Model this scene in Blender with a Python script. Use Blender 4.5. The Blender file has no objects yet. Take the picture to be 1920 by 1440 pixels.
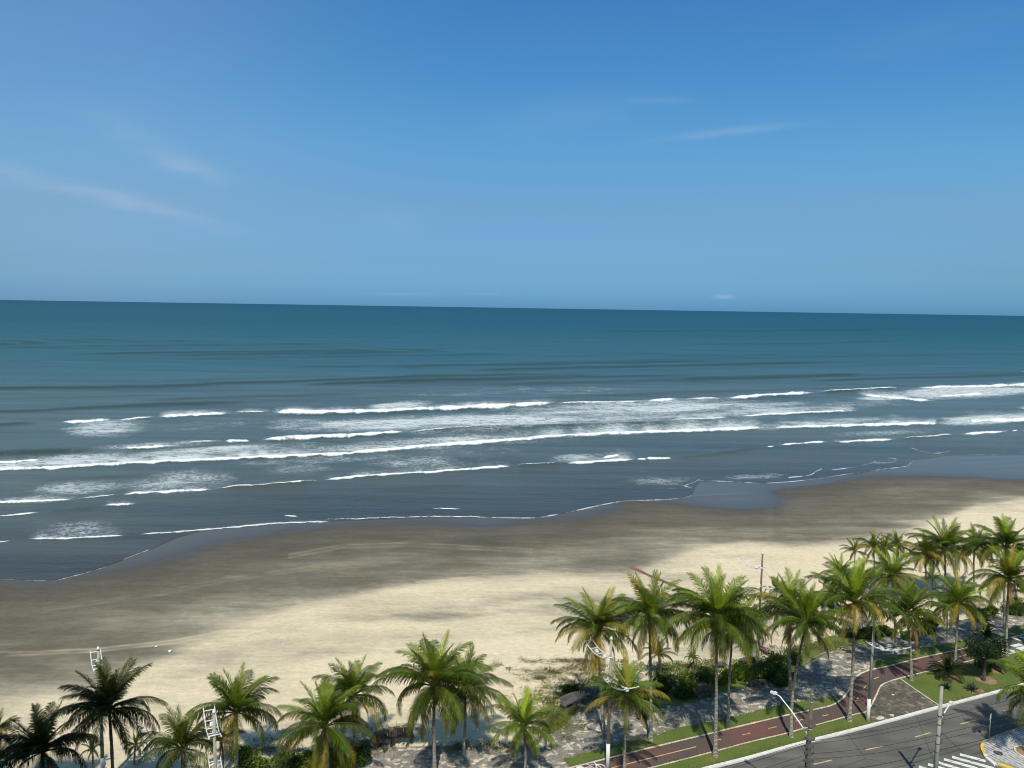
import bpy, bmesh, math, random
import numpy as np
from math import radians, pi, sin, cos, tan, atan
from mathutils import Vector, Matrix
from mathutils.geometry import tessellate_polygon
SC = bpy.context.scene
COL = SC.collection
# ------------------------------------------------------------------ camera
H = 38.0; PITCH = radians(5.74); ROLL = atan(30/1920.); FPX = 1443.
def _pitch(v):
    c, s = cos(-PITCH), sin(-PITCH); x, y, z = v
    return np.array([x, y*c-z*s, y*s+z*c])
RV = _pitch((cos(ROLL), 0, sin(ROLL))); UV = _pitch((-sin(ROLL), 0, cos(ROLL))); FV = _pitch((0, 1, 0))
cam = bpy.data.cameras.new('camera'); cam.sensor_width = 36; cam.lens = FPX/1920*36
cam.clip_start = 0.5; cam.clip_end = 60000
co = bpy.data.objects.new('camera', cam); COL.objects.link(co)
M = Matrix(((RV[0], UV[0], -FV[0], 0), (RV[1], UV[1], -FV[1], 0), (RV[2], UV[2], -FV[2], H), (0, 0, 0, 1)))
co.matrix_world = M; SC.camera = co
SC.render.resolution_x = 1024; SC.render.resolution_y = 768
try: SC.cycles.filter_width = 1.05
except Exception: pass
def ray(u, v): return FV + RV*(u-960)/FPX + UV*(720-v)/FPX
def G(u, v, z=0.):                       # where the sight line of a photo point meets height z
    d = ray(u, v); p = np.array([0, 0, H]) + d*((z-H)/d[2]); return p
def atY(u, v, Y):                        # the point of that sight line at distance Y
    d = ray(u, v); return np.array([0, 0, H]) + d*(Y/d[1])
def proj(X, Y, Z):
    q = [X, Y, Z-H]
    f = q[0]*FV[0]+q[1]*FV[1]+q[2]*FV[2]
    return 960+FPX*(q[0]*RV[0]+q[1]*RV[1]+q[2]*RV[2])/f, 720-FPX*(q[0]*UV[0]+q[1]*UV[1]+q[2]*UV[2])/f
# ------------------------------------------------------------------ light
SUN_EL = radians(56); SUN_DIR = np.array([0.06, 1.0]); SUN_DIR /= np.linalg.norm(SUN_DIR)   # way the shadows fall
SC.view_settings.view_transform = 'Standard'; SC.view_settings.look = 'None'
SC.view_settings.exposure = 0.0; SC.view_settings.gamma = 1.0
sl = bpy.data.lights.new('sun', 'SUN'); sl.energy = 4.1; sl.angle = radians(0.5); sl.color = (1, .945, .83)
so = bpy.data.objects.new('sun', sl); COL.objects.link(so)
so.rotation_euler = Vector((SUN_DIR[0]*cos(SUN_EL), SUN_DIR[1]*cos(SUN_EL), -sin(SUN_EL))).to_track_quat('-Z', 'Y').to_euler()
so.location = (0, -50, 120)
W = bpy.data.worlds.new('World'); SC.world = W; W.use_nodes = True
def N(nt, t, **kw):
    n = nt.nodes.new('ShaderNode'+t)
    for k, v in kw.items(): setattr(n, k, v)
    return n
def mth(nt, op, a, b=None, c=None, clamp=False):
    n = N(nt, 'Math', operation=op); n.use_clamp = clamp
    for i, x in enumerate((a, b, c)):
        if x is None: continue
        if isinstance(x, (int, float)): n.inputs[i].default_value = x
        else: nt.links.new(x, n.inputs[i])
    return n.outputs[0]
def mixc(nt, fac, a, b, blend='MIX'):
    n = N(nt, 'Mix', data_type='RGBA', blend_type=blend)
    for i, x in ((0, fac), (6, a), (7, b)):
        if isinstance(x, (int, float)): n.inputs[i].default_value = x
        elif isinstance(x, tuple): n.inputs[i].default_value = (*x, 1) if len(x) == 3 else x
        else: nt.links.new(x, n.inputs[i])
    return n.outputs[2]
def ramp(nt, fac, stops):
    r = N(nt, 'ValToRGB'); e = r.color_ramp.elements
    while len(e) < len(stops): e.new(.5)
    for i, (p, c) in enumerate(stops): e[i].position = p; e[i].color = (*c, 1) if len(c) == 3 else c
    nt.links.new(fac, r.inputs[0]); return r.outputs[0]
def world():
    nt = W.node_tree; nt.nodes.clear(); L = nt.links
    sky = N(nt, 'TexSky', sky_type='NISHITA'); sky.sun_disc = False
    sky.sun_elevation = SUN_EL; sky.sun_rotation = math.atan2(-SUN_DIR[0], -SUN_DIR[1])
    sky.altitude = 40; sky.air_density = 1.25; sky.dust_density = 0.6; sky.ozone_density = 2.6
    tc = N(nt, 'TexCoord'); sp = N(nt, 'SeparateXYZ'); L.new(tc.outputs['Generated'], sp.inputs[0])
    y = mth(nt, 'MAXIMUM', sp.outputs[1], 0.05)
    u = mth(nt, 'DIVIDE', sp.outputs[0], y); v = mth(nt, 'DIVIDE', sp.outputs[2], y)
    cb = N(nt, 'CombineXYZ'); L.new(u, cb.inputs[0]); L.new(v, cb.inputs[1])
    total = None
    # cirrus wisps: photo centre, half length, half width, slope, strength
    for (px, py, a, b, sl_, st) in ((355, 312, 62, 16, 16, .34), (265, 385, 150, 13, 13, .34), (120, 355, 120, 10, 5, .18), (740, 415, 45, 22, 8, .14),
                                    (1365, 247, 110, 7, -7, .26), (1232, 188, 55, 6, -3, .15), (20, 325, 60, 18, 8, .25), (1357, 556, 18, 3.5, 0, .5),
                                    (760, 552, 60, 3, 0, .2), (910, 552, 30, 2.5, 0, .2), (1060, 215, 120, 30, -10, .08), (250, 250, 110, 25, 25, .12), (1750, 60, 160, 30, -14, .05)):
        d = ray(px, py); u0, v0 = d[0]/d[1], d[2]/d[1]; an = radians(-sl_)
        du = mth(nt, 'SUBTRACT', u, float(u0)); dv = mth(nt, 'SUBTRACT', v, float(v0))
        r1 = mth(nt, 'ADD', mth(nt, 'MULTIPLY', du, cos(an)*FPX/a), mth(nt, 'MULTIPLY', dv, sin(an)*FPX/a))
        r2 = mth(nt, 'ADD', mth(nt, 'MULTIPLY', du, -sin(an)*FPX/b), mth(nt, 'MULTIPLY', dv, cos(an)*FPX/b))
        no = N(nt, 'TexNoise'); no.inputs['Scale'].default_value = 14.; no.inputs['Detail'].default_value = 5
        mp = N(nt, 'Mapping'); mp.inputs['Rotation'].default_value = (0, 0, -an); mp.inputs['Scale'].default_value = (1, 3.2, 1); mp.inputs['Location'].default_value = (px*.013, 0, 0)
        L.new(cb.outputs[0], mp.inputs[0]); L.new(mp.outputs[0], no.inputs['Vector'])
        nz = mth(nt, 'SUBTRACT', no.outputs[0], .5)
        r2 = mth(nt, 'ADD', r2, mth(nt, 'MULTIPLY', nz, 2.2))
        d2 = mth(nt, 'ADD', mth(nt, 'POWER', mth(nt, 'ABSOLUTE', r1), 2.2), mth(nt, 'MULTIPLY', r2, r2))
        m = mth(nt, 'MULTIPLY', mth(nt, 'EXPONENT', mth(nt, 'MULTIPLY', d2, -1.)), st)
        m = mth(nt, 'MULTIPLY', m, mth(nt, 'ADD', mth(nt, 'MULTIPLY', no.outputs[0], 1.2), .4))
        total = m if total is None else mth(nt, 'ADD', total, m)
    # sky painted paler towards the left, in place of the window-glass reflection
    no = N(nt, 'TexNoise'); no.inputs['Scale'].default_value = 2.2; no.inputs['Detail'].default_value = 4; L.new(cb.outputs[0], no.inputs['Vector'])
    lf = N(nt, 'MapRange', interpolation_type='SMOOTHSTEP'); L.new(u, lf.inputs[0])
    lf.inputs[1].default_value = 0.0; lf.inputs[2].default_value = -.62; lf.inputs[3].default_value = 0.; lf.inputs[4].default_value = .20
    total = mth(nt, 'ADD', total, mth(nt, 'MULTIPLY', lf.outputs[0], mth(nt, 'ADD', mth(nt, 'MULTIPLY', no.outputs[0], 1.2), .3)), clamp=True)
    col = mixc(nt, 1.0, sky.outputs[0], SKYTINT, 'MULTIPLY')
    hs = N(nt, 'HueSaturation'); hs.inputs['Saturation'].default_value = 1.1; L.new(col, hs.inputs['Color'])
    # the low band near the horizon keeps its blue
    lo = N(nt, 'MapRange', interpolation_type='SMOOTHERSTEP'); L.new(v, lo.inputs[0])
    lo.inputs[1].default_value = 0.30; lo.inputs[2].default_value = -.02; lo.inputs[3].default_value = 0; lo.inputs[4].default_value = 1
    col = mixc(nt, lo.outputs[0], hs.outputs[0], mixc(nt, 1.0, hs.outputs[0], HORTINT, 'MULTIPLY'))
    vr = mth(nt, 'MULTIPLY', v, 2., clamp=True)
    col = mixc(nt, 1., col, mixc(nt, 1., ramp(nt, vr, [(q, tuple(k/1.8 for k in c)) for q, c in SKYRAMP]), (1.8, 1.8, 1.8), 'MULTIPLY'), 'MULTIPLY')
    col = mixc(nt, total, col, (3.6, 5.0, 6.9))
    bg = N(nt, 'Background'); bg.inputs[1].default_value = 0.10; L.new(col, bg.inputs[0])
    out = N(nt, 'OutputWorld'); L.new(bg.outputs[0], out.inputs[0])
SKYRAMP = [(0., (.62, .98, 1.72)), (.03, (.61, .95, 1.58)), (.11, (.71, .84, 1.16)), (.25, (.80, .84, .97)), (.40, (.69, .88, 1.02)), (.55, (.58, .86, 1.05)), (.93, (.54, .87, 1.11)), (1., (.80, .84, .80))]
SKYTINT = (.78, .98, 1.06); HORTINT = (.50, .66, .86)
world()

# ------------------------------------------------------------------ materials
def rgb(*c): return (*c, 1)
def newmat(name):
    m = bpy.data.materials.new(name); m.use_nodes = True; nt = m.node_tree; nt.nodes.clear()
    out = N(nt, 'OutputMaterial'); b = N(nt, 'BsdfPrincipled'); nt.links.new(b.outputs[0], out.inputs[0])
    return m, nt, b, out
def noise(nt, scale, detail=4, vec=None, rough=.5):
    n = N(nt, 'TexNoise'); n.inputs['Scale'].default_value = scale; n.inputs['Detail'].default_value = detail; n.inputs['Roughness'].default_value = rough
    if vec is not None: nt.links.new(vec, n.inputs['Vector'])
    return n.outputs[0]
def mapr(nt, x, a, b, c=0., d=1., smooth=True):
    n = N(nt, 'MapRange'); n.interpolation_type = 'SMOOTHSTEP' if smooth else 'LINEAR'; nt.links.new(x, n.inputs[0])
    for i, q in enumerate((a, b, c, d)):
        if isinstance(q, (int, float)): n.inputs[i+1].default_value = q
        else: nt.links.new(q, n.inputs[i+1])
    return n.outputs[0]
def bump(nt, b, h, strength=.5, dist=.05):
    n = N(nt, 'Bump'); n.inputs['Strength'].default_value = strength; n.inputs['Distance'].default_value = dist
    nt.links.new(h, n.inputs['Height']); nt.links.new(n.outputs[0], b.inputs['Normal']); return n
def coord(nt, rot=0., scale=(1, 1, 1)):
    tc = N(nt, 'TexCoord'); mp = N(nt, 'Mapping'); mp.inputs['Rotation'].default_value = (0, 0, rot); mp.inputs['Scale'].default_value = scale
    nt.links.new(tc.outputs['Object'], mp.inputs[0]); return mp.outputs[0]
def attr(nt, name, vec=False):
    a = N(nt, 'Attribute'); a.attribute_name = name; return a.outputs['Color'] if vec else a.outputs['Fac']
def plain(name, c, rough=.7, var=.25, scale=3., metal=0., bscale=30., bst=.2):
    m, nt, b, o = newmat(name); v = coord(nt)
    n = noise(nt, scale, 6, v)
    cc = ramp(nt, n, [(.3, tuple(x*(1-var) for x in c)), (.7, tuple(min(1, x*(1+var)) for x in c))])
    nt.links.new(cc, b.inputs['Base Color']); b.inputs['Roughness'].default_value = rough; b.inputs['Metallic'].default_value = metal
    bump(nt, b, noise(nt, bscale, 3, v), bst, .02); return m
MT = {}
MT['white'] = plain('white_paint', (.74, .73, .69), .5, .12, 1.2)
MT['cream'] = plain('kerb_cream', (.60, .54, .42), .8, .3, .9)
MT['yellow'] = plain('yellow_paint', (.56, .42, .19), .7, .3, 1.5)
MT['strongyellow'] = plain('tactile_yellow', (.80, .50, .05), .6, .15, 2)
MT['concrete'] = plain('pole_concrete', (.33, .32, .27), .85, .25, .8)
MT['rust'] = plain('rusty_pole', (.15, .11, .115), .8, .3, 1.5)
MT['galv'] = plain('galvanised_steel', (.42, .41, .40), .5, .2, 2, .3)
MT['paleSteel'] = plain('white_steel', (.78, .78, .76), .4, .08, 2)
MT['darkpole'] = plain('weathered_pole', (.10, .088, .068), .85, .4, 2)
MT['black'] = plain('black_rubber', (.02, .02, .02), .6, .2, 2)
MT['iron'] = plain('dark_iron', (.09, .09, .09), .6, .3, 3)
MT['bench'] = plain('bench_wood', (.13, .085, .065), .85, .45, 2.5)
MT['benchgrey'] = plain('bench_stone', (.12, .115, .11), .9, .4, 2.5)
MT['benchdark'] = plain('bench_foot', (.10, .09, .075), .9, .4, 2.5)
MT['redpath'] = plain('red_strip', (.22, .10, .07), .9, .25, 1.)
MT['teal'] = plain('teal_canvas', (.16, .36, .33), .8, .15, 3)
MT['soil'] = plain('soil', (.28, .18, .11), 1., .3, 2)
MT['skin'] = plain('skin', (.42, .25, .17), .6, .1, 3)
MT['cloth'] = plain('white_cloth', (.8, .8, .78), .9, .06, 3)
MT['hair'] = plain('hair', (.03, .02, .015), .7, .2, 3)
MT['nut'] = plain('coconut_husk', (.42, .24, .05), .6, .4, 4)
MT['ramp'] = plain('ramp_concrete', (.27, .26, .22), .9, .15, 1.5)
MT['facade'] = plain('facade_paint', (.5, .47, .41), .8, .1, .3)
def glassmat():
    m, nt, b, o = newmat('window_glass'); b.inputs['Base Color'].default_value = rgb(.04, .06, .07); b.inputs['Roughness'].default_value = .08; return m
MT['glass'] = glassmat()
def asphalt():
    m, nt, b, o = newmat('asphalt'); v = coord(nt, radians(-22.7), (.12, 1, 1)); v2 = coord(nt)
    n = noise(nt, .9, 5, v); n2 = noise(nt, .25, 4, v2); n3 = noise(nt, 60, 2, v2)
    s = mth(nt, 'ADD', mth(nt, 'MULTIPLY', n, .5), mth(nt, 'MULTIPLY', n2, .5))
    s = mth(nt, 'ADD', s, mth(nt, 'MULTIPLY', mth(nt, 'SUBTRACT', n3, .5), .25))
    c = ramp(nt, s, [(.30, (.070, .069, .064)), (.5, (.118, .114, .104)), (.70, (.175, .165, .145))])
    vo = N(nt, 'TexVoronoi', feature='DISTANCE_TO_EDGE'); vo.inputs['Scale'].default_value = .16; nt.links.new(v2, vo.inputs['Vector'])
    cr = mapr(nt, vo.outputs['Distance'], 0.0, .012, .6, 1)
    c = mixc(nt, 1., c, cr, 'MULTIPLY')
    nt.links.new(c, b.inputs['Base Color']); b.inputs['Roughness'].default_value = .85
    bump(nt, b, noise(nt, 90, 2, v2), .3, .02); return m
MT['asphalt'] = asphalt()
def bikemat():
    m, nt, b, o = newmat('red_asphalt'); v = coord(nt)
    n = noise(nt, .22, 5, v); n2 = noise(nt, 5, 4, v)
    c = ramp(nt, n, [(.38, (.085, .068, .058)), (.50, (.115, .066, .055)), (.62, (.18, .068, .056))])
    c = mixc(nt, .35, c, ramp(nt, n2, [(.3, (.06, .04, .035)), (.7, (.17, .11, .095))]))
    nt.links.new(c, b.inputs['Base Color']); b.inputs['Roughness'].default_value = .85; bump(nt, b, noise(nt, 70, 2, v), .3, .02); return m
MT['bike'] = bikemat()
def grassmat():
    m, nt, b, o = newmat('lawn'); v = coord(nt)
    n = noise(nt, .35, 5, v); n2 = noise(nt, 6, 5, v)
    c = ramp(nt, n, [(.34, (.085, .135, .016)), (.5, (.13, .175, .024)), (.64, (.19, .17, .040)), (.74, (.28, .22, .09))])
    c = mixc(nt, .45, c, ramp(nt, n2, [(.3, (.035, .07, .01)), (.7, (.15, .19, .04))]))
    nt.links.new(c, b.inputs['Base Color']); b.inputs['Roughness'].default_value = .9; bump(nt, b, noise(nt, 14, 5, v), .8, .12); return m
MT['grass'] = grassmat()
def stonemat(name, dark=1., brown=0.):
    m, nt, b, o = newmat(name); v = coord(nt, radians(-18), (1, 1.15, 1))
    nn = N(nt, 'TexNoise'); nn.inputs['Scale'].default_value = 1.2; nt.links.new(v, nn.inputs['Vector'])
    wv = N(nt, 'VectorMath', operation='ADD'); sc = N(nt, 'VectorMath', operation='SCALE'); sc.inputs['Scale'].default_value = .35
    nt.links.new(nn.outputs['Color'], sc.inputs[0]); nt.links.new(v, wv.inputs[0]); nt.links.new(sc.outputs[0], wv.inputs[1])
    vo = N(nt, 'TexVoronoi'); vo.inputs['Scale'].default_value = 2.6; nt.links.new(wv.outputs[0], vo.inputs['Vector'])
    ve = N(nt, 'TexVoronoi', feature='DISTANCE_TO_EDGE'); ve.inputs['Scale'].default_value = 2.6; nt.links.new(wv.outputs[0], ve.inputs['Vector'])
    sp = N(nt, 'SeparateColor'); nt.links.new(vo.outputs['Color'], sp.inputs[0])
    k = dark; w = brown
    c = ramp(nt, sp.outputs[0], [(.0, (.11*k, (.105-.02*w)*k, (.095-.03*w)*k)), (.35, (.18*k, (.165-.02*w)*k, (.135-.04*w)*k)), (.68, (.28*k, (.25-.03*w)*k, (.20-.05*w)*k)), (.78 if k > .8 else .95, (.60*k, .55*k, .43*k)), (1., (.85*k, .78*k, .60*k))])
    n = noise(nt, 5, 5, v); n0 = noise(nt, .3, 4, v)
    c = mixc(nt, .5, c, ramp(nt, n, [(.3, (.10*k, .10*k, .09*k)), (.7, (.42*k, .38*k, .31*k))]))
    c = mixc(nt, 1., c, ramp(nt, n0, [(.35, (.75, .75, .75)), (.65, (1.15, 1.12, 1.1))]), 'MULTIPLY')
    c = mixc(nt, mapr(nt, ve.outputs['Distance'], 0, .05, .75, 0), c, (.07, .065, .05))
    nt.links.new(c, b.inputs['Base Color']); b.inputs['Roughness'].default_value = .95
    bump(nt, b, noise(nt, 9, 4, v), .5, .06); return m
MT['stone'] = stonemat('stone_paving', 1.12); MT['rock'] = stonemat('dark_stone_paving', .5, 1.)
def mosaic():
    m, nt, b, o = newmat('mosaic_pavement'); v = coord(nt, radians(20))
    w = N(nt, 'TexWave', wave_type='BANDS', bands_direction='DIAGONAL'); w.inputs['Scale'].default_value = 1.25; w.inputs['Distortion'].default_value = 3.; w.inputs['Detail'].default_value = 2; w.inputs['Detail Scale'].default_value = 3
    nt.links.new(v, w.inputs['Vector'])
    vo = N(nt, 'TexVoronoi'); vo.inputs['Scale'].default_value = 3.2; nt.links.new(v, vo.inputs['Vector'])
    s = mth(nt, 'ADD', mth(nt, 'MULTIPLY', w.outputs[0], .55), mth(nt, 'MULTIPLY', vo.outputs['Distance'], .7))
    c = ramp(nt, s, [(.30, (.20, .205, .21)), (.52, (.36, .36, .35)), (.78, (.50, .49, .47))])
    nt.links.new(c, b.inputs['Base Color']); b.inputs['Roughness'].default_value = .85; bump(nt, b, noise(nt, 30, 3, v), .3, .03); return m
MT['mosaic'] = mosaic()
def barkmat():
    m, nt, b, o = newmat('palm_bark'); v = coord(nt)
    c0 = attr(nt, 'tint', True)
    w = N(nt, 'TexWave', wave_type='BANDS', bands_direction='Z'); w.inputs['Scale'].default_value = 2.6; w.inputs['Distortion'].default_value = 3; w.inputs['Detail'].default_value = 3
    nt.links.new(v, w.inputs['Vector'])
    n = noise(nt, 4, 5, v)
    c = mixc(nt, 1., c0, ramp(nt, w.outputs[0], [(.1, (.55, .55, .55)), (.6, (1.1, 1.1, 1.1))]), 'MULTIPLY')
    c = mixc(nt, 1., c, ramp(nt, n, [(.32, (.55, .55, .55)), (.66, (1.35, 1.32, 1.28))]), 'MULTIPLY')
    nt.links.new(c, b.inputs['Base Color']); b.inputs['Roughness'].default_value = .95; bump(nt, b, w.outputs[0], .6, .05); return m
MT['bark'] = barkmat()
def leafmat(name='palm_leaf', trans=.22, rough=.5):
    m, nt, b, o = newmat(name); c0 = attr(nt, 'tint', True); v = coord(nt)
    c = mixc(nt, 1., c0, ramp(nt, noise(nt, 2.5, 4, v), [(.3, (.72, .74, .72)), (.7, (1.25, 1.22, 1.2))]), 'MULTIPLY')
    nt.links.new(c, b.inputs['Base Color']); b.inputs['Roughness'].default_value = rough; b.inputs['Specular IOR Level'].default_value = .18
    t = N(nt, 'BsdfTranslucent'); nt.links.new(mixc(nt, 1., c, (1.3, 1.35, .7), 'MULTIPLY'), t.inputs[0])
    mx = N(nt, 'MixShader'); mx.inputs[0].default_value = trans
    nt.links.new(b.outputs[0], mx.inputs[1]); nt.links.new(t.outputs[0], mx.inputs[2]); nt.links.new(mx.outputs[0], o.inputs[0]); return m
MT['leaf'] = leafmat(); MT['bush'] = leafmat('shrub_leaf', .22, .55)

# ------------------------------------------------------------------ object helpers
def tag(o, label=None, cat=None, group=None, kind=None):
    if label: o['label'] = label
    if cat: o['category'] = cat
    if group: o['group'] = group
    if kind: o['kind'] = kind
    return o
def empty(name, loc, label, cat, group=None, rz=0.):
    o = bpy.data.objects.new(name, None); COL.objects.link(o); o.location = tuple(float(x) for x in loc); o.rotation_euler = (0, 0, rz)
    o.empty_display_size = .3; return tag(o, label, cat, group)
def mesh(name, V, F, mat, parent=None, smooth=False, tint=None, loc=None):
    me = bpy.data.meshes.new(name); V = np.asarray(V, dtype=float)
    me.from_pydata(V.tolist(), [], F if isinstance(F, list) else F.tolist())
    if tint is not None:
        a = me.attributes.new('tint', 'FLOAT_COLOR', 'POINT'); t = np.ones((len(V), 4), dtype=np.float32); t[:, :3] = np.asarray(tint).reshape(-1, 3) if np.ndim(tint) > 1 else np.tile(tint, (len(V), 1))
        a.data.foreach_set('color', t.ravel())
    me.materials.append(mat); me.update()
    if smooth: me.polygons.foreach_set('use_smooth', [True]*len(me.polygons))
    o = bpy.data.objects.new(name, me); COL.objects.link(o)
    if parent is not None: o.parent = parent
    if loc is not None: o.location = tuple(float(x) for x in loc)
    return o
class MB:
    def __init__(s): s.V = []; s.F = []; s.T = []
    def add(s, V, F, t=None):
        n = len(s.V); s.V += [tuple(map(float, v)) for v in V]; s.F += [tuple(i+n for i in f) for f in F]
        if t is not None: s.T += [t]*len(V)
    def box(s, c, d, rz=0., tilt=0.):
        R = Matrix.Rotation(rz, 3, 'Z') @ Matrix.Rotation(tilt, 3, 'X'); vs = []
        for x in (-.5, .5):
            for y in (-.5, .5):
                for z in (-.5, .5): vs.append(tuple(R @ Vector((x*d[0], y*d[1], z*d[2])) + Vector(c)))
        s.add(vs, [(0, 1, 3, 2), (4, 6, 7, 5), (0, 4, 5, 1), (2, 3, 7, 6), (0, 2, 6, 4), (1, 5, 7, 3)])
    def tube(s, P, r, k=8, cap=True):
        P = [Vector(p) for p in P]; r = [r]*len(P) if isinstance(r, (int, float)) else r
        vs = []; n = len(P)
        for i, p in enumerate(P):
            T = (P[min(i+1, n-1)]-P[max(i-1, 0)]).normalized(); A = Vector((0, 0, 1)) if abs(T.z) < .9 else Vector((1, 0, 0))
            a = T.cross(A).normalized(); b = T.cross(a)
            for j in range(k): q = 2*pi*j/k; vs.append(p+(a*cos(q)+b*sin(q))*r[i])
        f = [(i*k+j, i*k+(j+1) % k, (i+1)*k+(j+1) % k, (i+1)*k+j) for i in range(n-1) for j in range(k)]
        if cap: f += [tuple(range(k))[::-1], tuple((n-1)*k+j for j in range(k))]
        s.add(vs, f)
    def ball(s, c, r, k=8, squash=1.):
        vs = []; n = k//2+1
        for i in range(n):
            a = pi*(i+.0)/(n-1) if n > 1 else 0
            for j in range(k): b = 2*pi*j/k; vs.append((c[0]+r*sin(a)*cos(b), c[1]+r*sin(a)*sin(b), c[2]+r*squash*cos(a)))
        s.add(vs, [(i*k+j, (i+1)*k+j, (i+1)*k+(j+1) % k, i*k+(j+1) % k) for i in range(n-1) for j in range(k)])
    def build(s, name, mat, parent=None, smooth=False):
        return mesh(name, s.V, s.F, mat, parent, smooth, np.array(s.T) if s.T else None)
def clean(P):
    out = []
    for p in P:
        if not out or abs(p[0]-out[-1][0])+abs(p[1]-out[-1][1]) > 1e-4: out.append(p)
    return out
def slab(name, P, z, mat, th=.4, parent=None, kind='structure'):
    P = clean([(p[0], p[1]) for p in P]); n = len(P)
    tri = tessellate_polygon([[Vector((x, y, 0)) for x, y in P]])
    V = [(x, y, z) for x, y in P]+[(x, y, z-th) for x, y in P]
    F = []
    for t in tri:
        a, b, c = [P[i] for i in t]
        cr = (b[0]-a[0])*(c[1]-a[1])-(b[1]-a[1])*(c[0]-a[0])
        F.append(tuple(t) if cr > 0 else tuple(t[::-1]))
    F += [(i, (i+1) % n, n+(i+1) % n, n+i) for i in range(n)]
    o = mesh(name, V, F, mat, parent)
    if kind and parent is None: tag(o, kind=kind)
    return o
def px2(P, z=0.): return [tuple(G(u, v, z)[:2]) for u, v in P]
def smoothline(P, k=6):
    P = [np.array(p, float) for p in P]; out = []
    for i in range(len(P)-1):
        a = P[max(i-1, 0)]; b = P[i]; c = P[i+1]; d = P[min(i+2, len(P)-1)]
        for j in range(k):
            t = j/k; out.append(.5*((2*b)+(-a+c)*t+(2*a-5*b+4*c-d)*t*t+(-a+3*b-3*c+d)*t**3))
    out.append(P[-1]); return [tuple(p) for p in out]
def ribbon(name, P, w, z, mat, th=.1, parent=None, kind='structure', wob=0., zf=None):
    P = [Vector((p[0], p[1])) for p in clean(P)]; n = len(P); L = []; R = []; rr = random.Random(3)
    for i, p in enumerate(P):
        t = (P[min(i+1, n-1)]-P[max(i-1, 0)]).normalized(); q = Vector((-t.y, t.x)); ww = w/2*(1+wob*rr.uniform(-1, 1))
        L.append(p+q*ww); R.append(p-q*ww)
    zz = [z if zf is None else zf(p.x, p.y)+z for p in P]
    V = [(p.x, p.y, zz[i]) for i, p in enumerate(L)]+[(p.x, p.y, zz[i]) for i, p in enumerate(R)]+[(p.x, p.y, zz[i]-th) for i, p in enumerate(L)]+[(p.x, p.y, zz[i]-th) for i, p in enumerate(R)]
    F = []
    for i in range(n-1):
        F += [(i, n+i, n+i+1, i+1), (i, i+1, 2*n+i+1, 2*n+i), (n+i, 3*n+i, 3*n+i+1, n+i+1)]
    F += [(0, 2*n, 3*n, n), (n-1, 2*n-1, 4*n-1, 3*n-1)]
    o = mesh(name, V, F, mat, parent)
    if kind and parent is None: tag(o, kind=kind)
    return o
def fbm1(x, seed, oct=4):
    r = np.random.RandomState(seed); out = np.zeros_like(x); a = 1.; f = 1.; tot = 0
    for _ in range(oct):
        t = r.rand(4096)*2-1; q = x*f+1000.; i = np.floor(q).astype(int); u = q-i; u = u*u*(3-2*u)
        out += a*(t[i % 4096]*(1-u)+t[(i+1) % 4096]*u); tot += a; a *= .5; f *= 2.1
    return out/tot
def fbm2(x, y, seed, oct=4):
    r = np.random.RandomState(seed); out = np.zeros_like(x); a = 1.; f = 1.; tot = 0
    for _ in range(oct):
        t = r.rand(256, 256)*2-1; X = x*f+500.; Y = y*f+500.; i = np.floor(X).astype(int); j = np.floor(Y).astype(int); u = X-i; v = Y-j; u = u*u*(3-2*u); v = v*v*(3-2*v)
        i %= 256; j %= 256; i1 = (i+1) % 256; j1 = (j+1) % 256
        out += a*((t[i, j]*(1-u)+t[i1, j]*u)*(1-v)+(t[i, j1]*(1-u)+t[i1, j1]*u)*v); tot += a; a *= .5; f *= 2.03
    return out/tot
def sstep(x, a, b): t = np.clip((x-a)/(b-a), 0, 1); return t*t*(3-2*t)

# ------------------------------------------------------------------ terrain: beach and sea
SEA = -.5
SHORE = [(-700, 1150), (-200, 1098), (0, 1089), (94, 1089), (146, 1080), (187, 1073), (260, 1060), (333, 1042), (396, 1021), (469, 1008), (521, 998), (599, 987), (677, 982), (802, 979), (885, 986), (930, 986), (1000, 974), (1072, 969), (1129, 962), (1147, 953),
         (1155, 945), (1177, 939), (1263, 941), (1335, 951), (1395, 954), (1430, 952), (1452, 947), (1461, 941), (1457, 931), (1447, 926), (1445, 921), (1479, 914), (1551, 906), (1590, 896), (1623, 892), (1718, 891), (1814, 893), (1920, 898), (2200, 900), (2700, 880)]
SW = np.array(smoothline([tuple(G(u, v, SEA)[:2]) for u, v in SHORE], 4))
def shore_sd(X, Y):                          # metres landward of the water's edge
    X = np.asarray(X, float); Y = np.asarray(Y, float)
    d2 = np.full(X.shape, 1e12); ins = np.zeros(X.shape, bool)
    poly = np.vstack([[SW[0][0]-3000, SW[0][1]], SW, [SW[-1][0]+3000, SW[-1][1]], [SW[-1][0]+3000, -500], [SW[0][0]-3000, -500]])
    for a, b in zip(poly[:len(SW)+1], poly[1:len(SW)+2]):
        e = b-a; t = np.clip(((X-a[0])*e[0]+(Y-a[1])*e[1])/(e@e), 0, 1)
        d2 = np.minimum(d2, (X-a[0]-t*e[0])**2+(Y-a[1]-t*e[1])**2)
    for a, b in zip(poly, np.roll(poly, -1, 0)):
        if a[1] == b[1]: continue
        c = (a[1] > Y) != (b[1] > Y); ins ^= c & (X < (b[0]-a[0])*(Y-a[1])/(b[1]-a[1])+a[0])
    d = np.sqrt(d2); return np.where(ins, d, -d)
def zbeach(sd, X, Y):
    z = np.where(sd > 0, SEA+.012*sd, SEA+.03*sd)
    z = np.where(z > -.1, -.1+.05*np.tanh((z+.1)/.05), z)
    return np.maximum(z, -3.)+np.where(sd > 3, .012*fbm2(X/4, Y/4, 5, 3), 0)
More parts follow.
